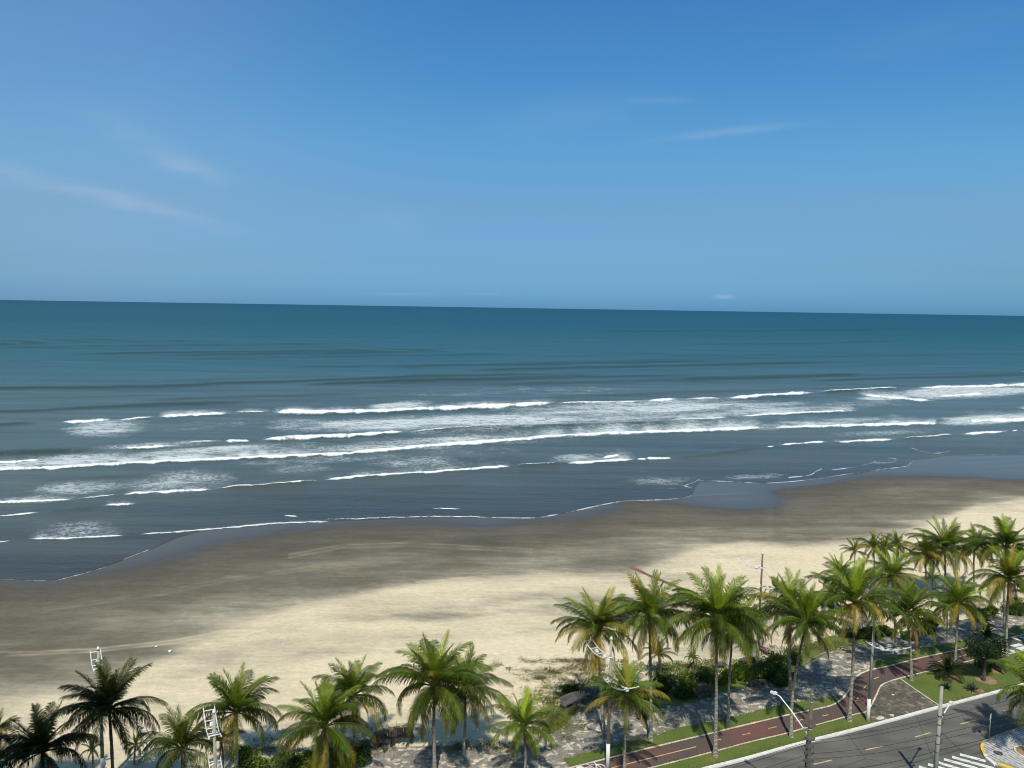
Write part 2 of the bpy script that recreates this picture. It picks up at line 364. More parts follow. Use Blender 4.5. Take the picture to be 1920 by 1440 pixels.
def bz(x, y):
    x = np.array([x]); y = np.array([y]); return float(zbeach(shore_sd(x, y), x, y)[0])
def gridmesh(name, X, Y, Z, mat, attrs, drop=None):
    r, c = X.shape; V = np.stack([X, Y, Z], -1).reshape(-1, 3).astype(np.float32)
    idx = np.arange(r*c).reshape(r, c)
    q = np.stack([idx[:-1, :-1], idx[:-1, 1:], idx[1:, 1:], idx[1:, :-1]], -1).reshape(-1, 4)
    if drop is not None:
        k = ~drop.ravel(); q = q[k[q].any(1)]
        used = np.unique(q); mp = np.full(r*c, -1); mp[used] = np.arange(len(used)); q = mp[q]; V = V[used]; attrs = {n: a.ravel()[used] for n, a in attrs.items()}
    me = bpy.data.meshes.new(name); me.vertices.add(len(V)); me.vertices.foreach_set('co', V.ravel())
    me.loops.add(q.size); me.loops.foreach_set('vertex_index', q.ravel().astype(np.int32))
    me.polygons.add(len(q)); me.polygons.foreach_set('loop_start', np.arange(0, q.size, 4, dtype=np.int32)); me.polygons.foreach_set('use_smooth', np.ones(len(q), bool))
    for n, a in attrs.items():
        at = me.attributes.new(n, 'FLOAT', 'POINT'); at.data.foreach_set('value', a.ravel().astype(np.float32))
    me.materials.append(mat); me.update(calc_edges=True)
    o = bpy.data.objects.new(name, me); COL.objects.link(o); return o
def sandmat():
    m, nt, b, o = newmat('sand'); dry = attr(nt, 'dry'); trk = attr(nt, 'track'); edge = attr(nt, 'edge')
    va = coord(nt, radians(-14), (.16, 1, 1)); vb = coord(nt, radians(-6), (.30, 1, 1)); v = coord(nt)
    n1 = noise(nt, .16, 7, va, .6); n2 = noise(nt, .75, 9, vb, .74); n3 = noise(nt, .07, 4, v); n4 = noise(nt, 1.7, 9, coord(nt, radians(-10), (.6, 1, 1)), .8)
    d = mth(nt, 'ADD', dry, mth(nt, 'MULTIPLY', mth(nt, 'SUBTRACT', n1, .5), mapr(nt, dry, 0, .35, .25, .8)))
    d = mth(nt, 'ADD', d, mth(nt, 'MULTIPLY', mth(nt, 'SUBTRACT', n2, .5), .42))
    d = mth(nt, 'ADD', d, mth(nt, 'MULTIPLY', mth(nt, 'SUBTRACT', n3, .5), mapr(nt, dry, 0, .4, 0., .6)), clamp=True)
    c = ramp(nt, d, [(0., (.078, .069, .050)), (.12, (.10, .089, .064)), (.32, (.155, .137, .10)), (.5, (.25, .222, .165)), (.66, (.41, .362, .265)), (.85, (.60, .52, .36)), (1., (.70, .60, .415))])
    c = mixc(nt, .6, c, mixc(nt, 1., c, ramp(nt, n4, [(.28, (.60, .60, .60)), (.72, (1.36, 1.35, 1.32))]), 'MULTIPLY'))
    c = mixc(nt, mth(nt, 'MULTIPLY', trk, .75), c, (.62, .53, .36))
    c = mixc(nt, mth(nt, 'MULTIPLY', edge, .45), c, (.07, .058, .045))
    nt.links.new(c, b.inputs['Base Color']); b.inputs['Roughness'].default_value = .95
    nt.links.new(mapr(nt, edge, .1, .95, .95, .40), b.inputs['Roughness']); nt.links.new(mapr(nt, edge, .1, .95, .4, .55), b.inputs['Specular IOR Level'])
    h = mth(nt, 'ADD', mth(nt, 'MULTIPLY', noise(nt, 2.4, 5, v, .6), mapr(nt, dry, .3, 1., .15, 1.)), mth(nt, 'MULTIPLY', n2, .5))
    bump(nt, b, h, .55, .16); return m
def polyv(u, P):
    P = sorted(P); return np.interp(u, [p[0] for p in P], [p[1] for p in P])
PROM = [(-900, 1640), (0, 1580), (300, 1500), (520, 1452), (640, 1432), (740, 1412), (850, 1408), (960, 1410), (1000, 1400), (1040, 1384), (1060, 1372), (1078, 1352), (1092, 1337), (1150, 1330), (1200, 1336), (1234, 1334), (1294, 1322), (1346, 1308), (1404, 1293), (1450, 1281), (1508, 1252), (1525, 1241), (1568, 1222), (1617, 1213), (1655, 1203), (1687, 1198), (1760, 1180), (1850, 1163), (1920, 1150), (2300, 1080)]
def make_beach():
    ys = [44.]
    while ys[-1] < 255: ys.append(ys[-1]+max(.2, ys[-1]**2/54000*1.15))
    ys = np.array(ys); t = np.linspace(-.92, .92, 1000); X = t[None, :]*(ys[:, None]+8); Y = np.repeat(ys[:, None], len(t), 1)
    sd = shore_sd(X, Y); Z = zbeach(sd, X, Y); u, v = proj(X, Y, Z)
    vp = polyv(u, PROM); Z = Z-.45*sstep(v-vp, 0, 12)
    vs = polyv(u, [(a, b) for a, b in SHORE if a not in (1461, 1457, 1447)])
    DRY = [(-400, 1330), (0, 1318), (120, 1290), (250, 1250), (400, 1185), (520, 1150), (620, 1122), (740, 1098), (900, 1085), (1060, 1080), (1180, 1078), (1225, 1052), (1300, 1028), (1400, 1012), (1520, 1018), (1640, 1008), (1700, 994), (1760, 972), (1830, 945), (1920, 934), (2300, 915)]
    vd = polyv(u, DRY)
    tt = np.clip((v-vs)/(vd-vs), 0, 1.6)
    rx_ = X*.966+Y*-.259*-1; ry_ = -X*.259+Y*.966; dry = .08+.36*np.clip(tt, 0, .9)/.9
    dry = np.where(tt > .78, .392+.26*np.clip((tt-.78)/.3, 0, 1)+.24*sstep(tt, .93, 1.16), dry); dry += .10*fbm2(rx_/40., ry_/5., 33, 4)*sstep(tt, .2, .8)+.07*fbm2(rx_/9., ry_/2.2, 34, 3)*sstep(tt, .1, .6)
    dry += .06*sstep(tt, 1.12, 1.5)
    L = lambda P, w: np.exp(-((v-np.interp(u, [p[0] for p in P], [p[1] for p in P]))/w)**2)*((u > P[0][0]) & (u < P[-1][0]))
    brk = np.clip(.55+1.5*fbm2(X/9., Y/3.5, 51, 5), 0, 1.4)
    # greyer damp patches on the dry sand
    for (a, b, rx, ry, s) in ((1000, 1130, 260, 26, -.30), (700, 1160, 230, 14, -.14), (480, 1225, 120, 12, -.16), (620, 1225, 180, 9, -.16), (860, 1150, 240, 10, -.20), (1420, 1025, 180, 12, -.12), (1220, 1150, 120, 30, -.15), (930, 1188, 160, 10, -.15), (1180, 1200, 200, 22, -.18), (100, 1260, 260, 16, -.22), (250, 1235, 260, 22, -.15), (1450, 1235, 140, 28, -.2), (1330, 1175, 170, 42, -.34), (1180, 1215, 160, 22, -.2), (1560, 1090, 80, 14, -.15)):
        dry += .8*s*brk*np.exp(-((u-a)/rx)**2-((v-b+(u-a)*.06)/ry)**2)
    for (a, b, rx, ry, s) in ((760, 1108, 120, 7, .2), (560, 1150, 160, 10, .12), (1010, 1240, 150, 14, .2), (1500, 1060, 160, 25, .15), (1860, 975, 120, 20, .15), (820, 1010, 160, 8, .1), (1240, 1000, 120, 9, .10), (1680, 920, 120, 9, .1), (1010, 1300, 90, 40, .2), (900, 1220, 400, 12, .15)):
        dry += s*np.exp(-((u-a)/rx)**2-((v-b+(u-a)*.1)/ry)**2)
    nz = fbm2(X/3., Y/1.5, 9, 4)
    trk = np.zeros_like(X)
    for P, w, s in (([(0, 1224), (175, 1217), (330, 1200), (420, 1183), (560, 1135), (700, 1115)], 2.2, .55), ([(780, 1092), (900, 1081), (1050, 1078), (1190, 1077)], 2.4, .8), ([(640, 1128), (760, 1098), (930, 1098), (1010, 1092)], 2.2, .5),
                    ([(540, 1040), (640, 1022), (760, 1018), (1000, 1030)], 2, .22), ([(940, 1120), (975, 1124), (1010, 1140), (1045, 1160), (1060, 1175)], 2., .5), ([(450, 1207), (700, 1192), (900, 1172), (1040, 1190)], 2., .35), ([(1180, 1170), (1240, 1150), (1280, 1136), (1330, 1128)], 4, .5),
                    ([(1560, 1010), (1700, 992), (1800, 965)], 2, .3), ([(600, 1205), (900, 1190), (1060, 1196)], 1.6, .35), ([(80, 1140), (300, 1110), (420, 1085), (600, 1060)], 2.2, .15)):
        for off in (0, 5.5): trk += s*L([(a, b+off) for a, b in P], w)
    for (cx, cy, rr) in ((1000, 1140, 48), (1008, 1141, 40)):           # a turning loop
        e = np.abs(np.hypot((u-cx)/1.0, (v-cy)*1.9)-rr); trk += .5*np.exp(-(e/2.6)**2)*(u > cx-10)*(v < cy+20)
    trk *= np.clip(.75+1.3*nz, 0, 1.3)
    edge = np.exp(-np.clip(sd+1.6*fbm2(X/8., Y/4., 81, 3), 0, None)/4.5)
    o = gridmesh('beach_sand', X, Y, Z, sandmat(), {'dry': dry, 'track': np.clip(trk, 0, 1), 'edge': edge}); tag(o, kind='structure')
make_beach()

# foam crests traced on the water: (points, thickness, trailing reach seaward, trailing strength, wave height)
FOAM = [
 ([(109, 791), (160, 790), (213, 786)], 4, 5, .35, .5), ([(292, 782), (360, 779), (432, 775)], 3.6, 9, .5, .5), ([(215, 787), (250, 786), (292, 783)], 2, 3, .5, .6),
 ([(510, 774), (562, 774), (703, 772), (854, 766), (1000, 760), (1041, 757)], 5.5, 10, .42, .9), ([(1041, 758), (1120, 757), (1206, 755)], 2, 5, .45, .8), ([(1206, 754), (1278, 750)], 4.5, 3, .3, .8), ([(1278, 750), (1359, 748)], 1.5, 4, .5, .8), ([(1359, 748), (1431, 743), (1527, 737)], 5, 4, .3, .8),
 ([(1249, 788), (1369, 784)], 2.4, 20, .45, .25), ([(1383, 780), (1479, 775), (1608, 770)], 2.2, 16, .40, .3),
 ([(422, 829), (469, 828)], 3, 3, .3, .6), ([(488, 826), (547, 822), (651, 818), (762, 811)], 4.6, 6, .3, .8), ([(220, 842), (280, 840), (333, 836)], 4, 6, .6, .6), ([(338, 832), (420, 829)], 1., 4, .42, .7),
 ([(-300, 880), (0, 869), (84, 862)], 4.2, 5, .5, .5), ([(-300, 895), (-100, 885), (31, 880), (104, 878), (208, 871), (365, 863), (500, 858), (651, 851), (781, 838), (1000, 822), (1072, 816), (1283, 808), (1359, 805), (1440, 803)], 4.2, 19, .50, .4),
 ([(1440, 803), (1527, 800), (1646, 797), (1757, 794)], 3.2, 14, .44, .35), ([(1700, 796), (1757, 795)], 3, 10, .6, .2), ([(1800, 791), (1920, 787), (2300, 775)], 4, 14, .6, .35),
 ([(226, 927), (312, 922), (401, 917)], 3, 22, .26, .25), ([(437, 914), (476, 911)], 1.5, 5, .2, .2), ([(541, 907), (568, 905)], 2.2, 3, .2, .2), ([(604, 900), (667, 894), (807, 885), (963, 874)], 3, 15, .27, .25),
 ([(1057, 869), (1120, 866), (1192, 862)], 3, 16, .34, .25), ([(1129, 858), (1163, 853)], 3, 3, .3, .2), ([(1211, 861), (1259, 860)], 2.6, 2, .3, .2),
 ([(1436, 838), (1453, 836)], 2, 2, .2, .2), ([(1465, 835), (1494, 832)], 2.2, 3, .2, .2), ([(1505, 832), (1546, 829)], 2.4, 4, .25, .2), ([(1560, 829), (1683, 824)], 2.8, 5, .3, .25), ([(1797, 814), (1850, 811), (1896, 808)], 3, 4, .3, .25), ([(1908, 807), (2200, 795)], 2.5, 4, .3, .25),
 ([(1608, 740), (1671, 745), (1752, 752)], 3.4, 9, .5, .3), ([(1747, 744), (1800, 741), (1857, 738)], 3, 12, .5, .3), ([(1718, 727), (1800, 725), (1920, 722), (2300, 710)], 3.4, 4, .4, .5), ([(1910, 700), (2200, 690)], 5, 4, .4, .6), ([(1905, 767), (2200, 762)], 3, 6, .4, .3),
 ([(-300, 955), (0, 943), (70, 940), (140, 936)], 3, 16, .28, .25), ([(187, 948), (258, 946)], 3, 7, .35, .2), ([(-300, 985), (0, 968), (78, 961)], 1.8, 5, .25, .2), ([(-300, 1030), (0, 1016), (30, 1013)], 1.6, 3, .2, .1), ([(50, 1011), (140, 1009), (240, 1004)], 2., 24, .27, .12), ([(255, 1003), (385, 993), (521, 981), (625, 977)], 1.5, 5, .2, .06),
 ([(401, 917), (500, 910), (604, 900)], 1., 6, .2, .2), ([(140, 936), (226, 927)], .9, 6, .2, .2), ([(963, 874), (1057, 869)], .8, 6, .2, .2), ([(1192, 862), (1215, 861)], 1.4, 3, .2, .2), ([(1453, 836), (1505, 831), (1560, 829)], 1.3, 4, .2, .2), ([(1683, 824), (1740, 819), (1797, 814)], .9, 4, .2, .2), ([(1896, 808), (1910, 807)], 1.2, 4, .2, .2), ([(432, 775), (470, 774), (512, 773)], .9, 8, .25, .5), ([(762, 811), (840, 806), (960, 800)], .8, 7, .34, .6), ([(1530, 737), (1600, 733), (1690, 728)], .8, 4, .25, .5), ([(530, 966), (560, 968)], 1.2, 2, .2, .0), ([(804, 953), (873, 954)], 1., 1, .2, .0), ([(600, 974), (800, 968), (925, 969)], .8, 2, .1, .0)]
THIN = [([(922, 970), (1000, 971), (1040, 965), (1072, 959), (1158, 941), (1216, 938), (1268, 935), (1297, 929), (1303, 920), (1296, 914), (1283, 911), (1300, 905), (1312, 898)], 1.5, .85), ([(1235, 898), (1270, 908), (1290, 912)], 2.2, .5), ([(1250, 915), (1288, 918)], 1.6, .4),
        ([(1312, 901), (1374, 903), (1431, 906), (1503, 901), (1575, 891), (1647, 881), (1695, 875), (1706, 869), (1714, 863)], 1.1, .75), ([(1479, 895), (1517, 891), (1530, 884), (1541, 879)], 1.5, .8), ([(1560, 881), (1613, 874), (1642, 865)], 1.4, .8), ([(1640, 868), (1670, 867), (1681, 861), (1665, 858)], 1., .65),
        ([(1709, 840), (1747, 850), (1781, 846)], 1.4, .6), ([(1747, 850), (1800, 853), (1920, 851)], .8, .35), ([(0, 1086), (94, 1089), (130, 1082), (172, 1071), (200, 1062)], 1.1, .7), ([(229, 1050), (255, 1040), (281, 1030)], 1.3, .6), ([(1130, 889), (1160, 889)], 1, .3), ([(1380, 893), (1440, 894)], 1., .3)]
PATCH = [(1000, 795, 430, 13, .36), (700, 840, 330, 9, .34), (1150, 760, 260, 9, .36), (480, 850, 330, 9, .36), (620, 770, 120, 8, .2), (900, 735, 200, 8, .16), (400, 800, 120, 14, .16), (300, 835, 120, 6, .30), (1100, 815, 300, 5, .3), (1500, 797, 200, 7, .3), (950, 787, 330, 15, .56), (1230, 768, 200, 12, .52), (1350, 765, 180, 10, .36), (700, 795, 190, 13, .45), (757, 760, 60, 8, .72), (200, 803, 80, 17, .34), (550, 795, 60, 14, .28), (150, 862, 150, 11, .50), (420, 845, 200, 9, .46), (820, 826, 180, 7, .42), (1250, 798, 140, 5, .30),
         (1820, 734, 150, 12, .60), (1660, 745, 55, 7, .45), (1850, 786, 90, 9, .62), (1560, 790, 120, 7, .42), (330, 905, 110, 22, .32), (150, 915, 90, 14, .30), (60, 936, 80, 8, .36), (560, 880, 70, 14, .26), (780, 868, 90, 14, .27), (1085, 860, 60, 10, .30), (130, 990, 90, 12, .30), (880, 850, 120, 18, .12), (1080, 735, 120, 12, .16), (1600, 760, 120, 8, .25), (1240, 902, 60, 10, .22), (1410, 894, 60, 6, .24), (1650, 812, 120, 6, .22), (600, 862, 200, 8, .18), (1450, 770, 160, 8, .34)]
SWELL = [([(-400, 738), (0, 728), (312, 724), (573, 714), (781, 706), (1000, 703), (1230, 694)], 3.5, .75), ([(-400, 790), (0, 773), (312, 758), (560, 750)], 4, .7), ([(-300, 806), (0, 797), (110, 790)], 4, .7), ([(470, 690), (700, 686), (1000, 684), (1150, 680)], 2.5, .6), ([(560, 664), (870, 659)], 2, .6), ([(1000, 716), (1400, 706), (1920, 700), (2300, 690)], 3, .5),
         ([(760, 810), (900, 803), (1100, 797), (1350, 790), (1480, 782)], 5, .7), ([(1527, 738), (1620, 732), (1700, 726)], 3, .7), ([(-300, 858), (0, 850), (120, 846), (220, 842)], 7, .8), ([(0, 905), (150, 897), (400, 880)], 4, .25), ([(401, 917), (540, 908), (604, 900)], 4, .3), ([(963, 874), (1057, 869)], 4, .35), ([(1259, 860), (1350, 850), (1436, 838)], 4, .4), ([(1683, 824), (1797, 814)], 3.5, .35), ([(78, 961), (187, 950)], 3, .25), ([(-200, 650), (300, 655), (800, 648)], 1.5, .4), ([(1000, 664), (1500, 668), (2200, 660)], 1.5, .35), ([(1180, 862), (1260, 850), (1340, 846)], 3, .3), ([(-300, 760), (0, 748), (400, 740)], 2.5, .35), ([(600, 725), (900, 722), (1250, 714)], 2.5, .35)]
FILM = [(-700, 1130), (0, 1086), (94, 1089), (172, 1071), (229, 1050), (281, 1030), (330, 1008), (385, 993), (521, 981), (625, 977), (800, 969), (925, 970), (1000, 971), (1040, 965), (1072, 959), (1158, 941), (1216, 938), (1268, 935), (1297, 928), (1303, 915), (1312, 902), (1374, 903), (1431, 906), (1503, 901), (1575, 891), (1647, 881), (1695, 875), (1714, 862), (1780, 853), (1920, 852), (2400, 845)]
_r = random.Random(5)
for _k in range(34):
    _y = 622+_k*4.2+_r.uniform(-3, 3); _a = _r.uniform(-300, 1500); _l = _r.uniform(260, 900); _s = (_y-575)/100*.018
    _s *= -1; SWELL.append(([(_a, _y-_s*(_a-960)*1.), (_a+_l/2, _y+_s*(_a+_l/2-960)+_r.uniform(-1, 1)), (_a+_l, _y+_s*(_a+_l-960))], .9+.02*(_y-600), _r.uniform(.30, .80) if _y < 735 else _r.uniform(.2, .5)))
    SWELL[-1][0][0] = (_a, _y+_s*(_a-960))
for _k in range(16):
    _y = 770+_k*12+_r.uniform(-4, 4); _a = _r.uniform(-200, 1300); _l = _r.uniform(150, 420); SWELL.append(([(_a, _y-.055*(_a-960)), (_a+_l, _y-.055*(_a+_l-960))], 2.5, _r.uniform(.08, .2)))
def seamat():
    m = bpy.data.materials.new('sea_water'); m.use_nodes = True; nt = m.node_tree; nt.nodes.clear(); L = nt.links; out = N(nt, 'OutputMaterial')
    fo = attr(nt, 'foam'); film = attr(nt, 'film'); off = attr(nt, 'off'); dark = attr(nt, 'swell')
    v = coord(nt); va = coord(nt, radians(-15), (.35, 1, 1)); vb = coord(nt, radians(-12), (.12, 1, 1)); vf = coord(nt, radians(-10), (.03, 1, 1))
    c = ramp(nt, off, [(0., (.058, .058, .048)), (.08, (.078, .088, .070)), (.20, (.095, .116, .096)), (.40, (.078, .106, .096)), (.52, (.038, .090, .092)), (.72, (.008, .066, .082)), (1., (.002, .050, .088))])
    n0 = noise(nt, .035, 5, vb, .6)
    c = mixc(nt, 1., c, ramp(nt, n0, [(.3, (.80, .82, .84)), (.7, (1.20, 1.18, 1.14))]), 'MULTIPLY')
    n5 = noise(nt, .10, 6, coord(nt, radians(-6), (.05, 1, 1)), .65)
    c = mixc(nt, 1., c, ramp(nt, n5, [(.30, (.70, .75, .80)), (.70, (1.32, 1.26, 1.20))]), 'MULTIPLY')
    c = mixc(nt, mapr(nt, dark, 0, 1, 0, .85), c, (.030, .052, .042))  # shaded swell fronts painted into the colour, on top of the real ridges
    c = mixc(nt, mth(nt, 'MULTIPLY', film, .85), c, mixc(nt, attr(nt, 'edge'), (.118, .120, .105), (.088, .076, .056)))
    dif = N(nt, 'BsdfDiffuse'); L.new(c, dif.inputs[0])
    gl = N(nt, 'BsdfGlossy'); gl.inputs['Roughness'].default_value = .16; gl.inputs[0].default_value = (.80, .95, 1, 1)
    h1 = noise(nt, .55, 6, va, .62); h2 = noise(nt, 2.2, 4, coord(nt, radians(-18), (.5, 1, 1)), .6); h3 = noise(nt, .09, 4, vb, .55); h4 = noise(nt, .02, 5, vf, .6)
    h = mth(nt, 'ADD', mth(nt, 'MULTIPLY', h1, .55), mth(nt, 'MULTIPLY', h2, .12))
    h = mth(nt, 'ADD', h, mth(nt, 'MULTIPLY', h3, 1.0)); h = mth(nt, 'ADD', h, mth(nt, 'MULTIPLY', h4, mapr(nt, off, .3, 1., 0., 4.)))
    h = mth(nt, 'MULTIPLY', h, mapr(nt, film, 0, 1, 1., .10))
    bp = N(nt, 'Bump'); bp.inputs['Strength'].default_value = .75; bp.inputs['Distance'].default_value = .75; L.new(h, bp.inputs['Height'])
    L.new(bp.outputs[0], dif.inputs['Normal']); L.new(bp.outputs[0], gl.inputs['Normal'])
    fr = N(nt, 'Fresnel'); fr.inputs[0].default_value = 1.33; L.new(bp.outputs[0], fr.inputs['Normal'])
    fac = mth(nt, 'MINIMUM', mth(nt, 'MULTIPLY', fr.outputs[0], .75), mapr(nt, off, .0, 1., .42, .20))
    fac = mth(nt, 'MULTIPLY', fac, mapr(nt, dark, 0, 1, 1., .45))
    mx = N(nt, 'MixShader'); L.new(fac, mx.inputs[0]); L.new(dif.outputs[0], mx.inputs[1]); L.new(gl.outputs[0], mx.inputs[2])
    # foam: solid where the crest breaks, a torn lace behind it
    f1 = noise(nt, .55, 9, coord(nt, radians(-14), (.55, .8, 1)), .78); f2 = noise(nt, .12, 5, v, .6)
    web = N(nt, 'TexVoronoi', feature='DISTANCE_TO_EDGE'); web.inputs['Scale'].default_value = .55
    wn = N(nt, 'TexNoise'); wn.inputs['Scale'].default_value = .8; wn.inputs['Detail'].default_value = 4; L.new(va, wn.inputs['Vector'])
    wa = N(nt, 'VectorMath', operation='MULTIPLY_ADD'); L.new(wn.outputs['Color'], wa.inputs[0]); wa.inputs[1].default_value = (2.2, 2.2, 0); L.new(va, wa.inputs[2]); L.new(wa.outputs[0], web.inputs['Vector'])
    wb = mapr(nt, web.outputs['Distance'], 0, .30, 1., 0.)
    s = mth(nt, 'ADD', mth(nt, 'MULTIPLY', f1, .62), mth(nt, 'ADD', mth(nt, 'MULTIPLY', f2, .30), mth(nt, 'MULTIPLY', wb, .16)))
    thr = mth(nt, 'SUBTRACT', .80, mth(nt, 'MULTIPLY', fo, .62))
    mask = mapr(nt, mth(nt, 'SUBTRACT', s, thr), -.03, .09, 0, 1)
    mask = mth(nt, 'MULTIPLY', mask, mapr(nt, fo, .02, .2, 0, 1), clamp=True)
    mask = mth(nt, 'MULTIPLY', mask, mapr(nt, fo, .1, .75, .62, 1.), clamp=True)
    def ridge(sc, det, sx):
        r_ = mth(nt, 'ABSOLUTE', mth(nt, 'SUBTRACT', noise(nt, sc, det, coord(nt, radians(-12), (sx, 1, 1)), .6), .5))
        return mapr(nt, mth(nt, 'SUBTRACT', r_, mth(nt, 'MULTIPLY', fo, .045)), 0., .035, 1., 0.)
    lace = mth(nt, 'MAXIMUM', ridge(.42, 4, .75), mth(nt, 'MULTIPLY', ridge(.95, 3, .8), .8))
    lace = mth(nt, 'MULTIPLY', lace, mapr(nt, mth(nt, 'ADD', fo, mth(nt, 'MULTIPLY', mth(nt, 'SUBTRACT', f2, .5), .5)), .06, .42, 0., .75), clamp=True)
    mask = mth(nt, 'MAXIMUM', mask, lace)
    mask = mth(nt, 'MAXIMUM', mask, mapr(nt, fo, .08, .75, 0., .30))
    fd = N(nt, 'BsdfDiffuse'); L.new(mixc(nt, mapr(nt, fo, .3, .9), (.52, .58, .60), (.88, .89, .88)), fd.inputs[0])
    fb = N(nt, 'Bump'); fb.inputs['Strength'].default_value = .6; fb.inputs['Distance'].default_value = .5; L.new(f1, fb.inputs['Height']); L.new(fb.outputs[0], fd.inputs['Normal'])
    m2 = N(nt, 'MixShader'); L.new(mask, m2.inputs[0]); L.new(mx.outputs[0], m2.inputs[1]); L.new(fd.outputs[0], m2.inputs[2]); L.new(m2.outputs[0], out.inputs[0])
    return m
def make_sea():
    ys = [84.]
    while ys[-1] < 620: ys.append(ys[-1]+ys[-1]**2/54000*.8)
    while ys[-1] < 24000: ys.append(ys[-1]*1.032)
    ys = np.array(ys); t = np.linspace(-.88, .88, 1500); X = t[None, :]*(ys[:, None]+10); Y = np.repeat(ys[:, None], len(t), 1)
    sd = -shore_sd(X, Y); u, v = proj(X, Y, np.full_like(X, SEA))
    rx = X*cos(radians(-15))-Y*sin(radians(-15)); ry = X*sin(radians(-15))+Y*cos(radians(-15))   # along / across the waves
    foam = np.zeros_like(X); swell = np.zeros_like(X); Z = np.zeros_like(X)
    ppm = Y**2/54834.                                                        # metres per photo pixel, in depth
    for k, (P, w, tr, ts, hh) in enumerate(FOAM):
        a, b = P[0][0], P[-1][0]; ii = (u > a-25) & (u < b+25) & (v < max(p[1] for p in P)+30) & (v > min(p[1] for p in P)-60)
        uu = u[ii]; vl = np.interp(uu, [p[0] for p in P], [p[1] for p in P])+fbm1(uu/26., k+11, 4)*1.3+fbm1(uu/5., k+71, 2)*.35
        d = vl-v[ii]                                                          # >0: seaward
        e = sstep(uu, a-6, a+30)*(1-sstep(uu, b-30, b+8)) if b-a > 60 else sstep(uu, a-3, a+8)*(1-sstep(uu, b-8, b+3))
        ww = w*(.78+.6*fbm1(uu/24., k+31, 4))*e+.01; ww = np.maximum(ww, .25*w*e+.01)
        core = np.exp(-np.clip(np.abs(d)/ww*1.25, 0, 20)**3)
        tail = ts*sstep(d, -ww, ww*.5)*np.exp(-np.clip(d/tr, 0, 9)**1.6)*(.75+.5*fbm1(uu/40., k+5, 3))
        tail = np.minimum(tail, .42); f = np.maximum(core*e*np.clip(1.02+.45*fbm1(uu/13., k+131, 3)+.35*fbm1(uu/3.5, k+171, 2), .3, 1.), 1.35*tail*e**.5); foam[ii] = np.maximum(foam[ii], f)
        wm = np.maximum(w*1.2, 2.5); Z[ii] += hh*.6*e*np.exp(-(d/wm)**2)*np.where(d > 0, 1, 1)
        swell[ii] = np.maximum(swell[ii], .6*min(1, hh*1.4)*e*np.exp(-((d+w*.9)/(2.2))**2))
    for P, w, s in THIN:
        ii = (u > min(p[0] for p in P)-12) & (u < max(p[0] for p in P)+12) & (v > min(p[1] for p in P)-12) & (v < max(p[1] for p in P)+12)
        uu = u[ii]; vv = v[ii]; d2 = np.full(uu.shape, 1e9); Q = smoothline(P, 4)
        for p, q in zip(Q[:-1], Q[1:]):
            ex, ey = q[0]-p[0], q[1]-p[1]; tt = np.clip(((uu-p[0])*ex+(vv-p[1])*ey)/(ex*ex+ey*ey+1e-9), 0, 1); d2 = np.minimum(d2, (uu-p[0]-tt*ex)**2+(vv-p[1]-tt*ey)**2)
        foam[ii] = np.maximum(foam[ii], .60*s*np.exp(-d2/(w*.72)**2)*np.clip(.95+1.2*fbm1(uu/22., 3, 5), .12, 1.25))
    for i, (a, b, ra, rb, s) in enumerate(PATCH):
        q = ((u-a)/ra)**2+((v-b+(u-a)*.045)/rb)**2; n = fbm2(rx/22, ry/9, 40+i, 3)
        foam = np.maximum(foam, np.minimum(s*1.18*np.exp(-q**1.5)*(.9+.75*n), .50))
    for k, (P, w, hh) in enumerate(SWELL):
        a, b = P[0][0], P[-1][0]; d = np.interp(u, [p[0] for p in P], [p[1] for p in P])+fbm1(u/60., k+90, 3)*1.2-v
        e = sstep(u, a, a+(b-a)*.2)*(1-sstep(u, b-(b-a)*.2, b))*(np.abs(d) < 40)
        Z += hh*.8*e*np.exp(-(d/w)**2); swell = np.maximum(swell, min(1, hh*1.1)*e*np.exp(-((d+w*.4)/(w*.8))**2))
    # the long low swell of the open sea
    wob = 12*fbm2(rx/180, ry/180, 21, 3)
    am = sstep(sd, 8, 120)*(1-sstep(Y, 900, 2600))
    for lam, A, ph, rr in ((31, .10, 0, 0.), (47, .15, 1.7, .05), (19, .055, .4, -.06)):
        Z += am*A*np.sin(2*pi*(ry+rx*rr+wob)/lam+ph)*(.6+.8*fbm2(rx/90, ry/40, 60+int(lam), 2))
    Z += sstep(sd, 2, 30)*.035*np.sin(2*pi*(ry+.4*wob)/5.3)*(1-sstep(Y, 250, 420))*fbm2(rx/14, ry/10, 77, 2)*2
    Z *= sstep(sd, .5, 12); film = sstep(v-polyv(u, FILM), -1.5, 2.5)
    off = np.clip(np.log(np.clip(Y-ry*0-80, 5, None)/20.)/np.log(400.), 0, 1)
    dist = np.clip(sd, 0, None); off = np.interp(dist, [0, 30, 80, 180, 400, 1500, 8000], [0, .08, .2, .4, .6, .85, 1.])
    foam *= sstep(sd, -.5, .4); edge = np.exp(-np.clip(sd+1.6*fbm2(X/8., Y/4., 81, 3), 0, None)/4.5)
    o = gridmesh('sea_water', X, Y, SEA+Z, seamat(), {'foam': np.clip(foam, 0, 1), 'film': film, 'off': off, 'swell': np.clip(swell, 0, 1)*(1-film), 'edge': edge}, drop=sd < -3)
    tag(o, kind='structure')
make_sea()
gm = plain('earth', (.2, .17, .12), .95, .2, .1)
mesh('ground', [(-26000, -26000, -3.6), (26000, -26000, -3.6), (26000, 26000, -3.6), (-26000, 26000, -3.6)], [(0, 1, 2, 3)], gm)['kind'] = 'structure'

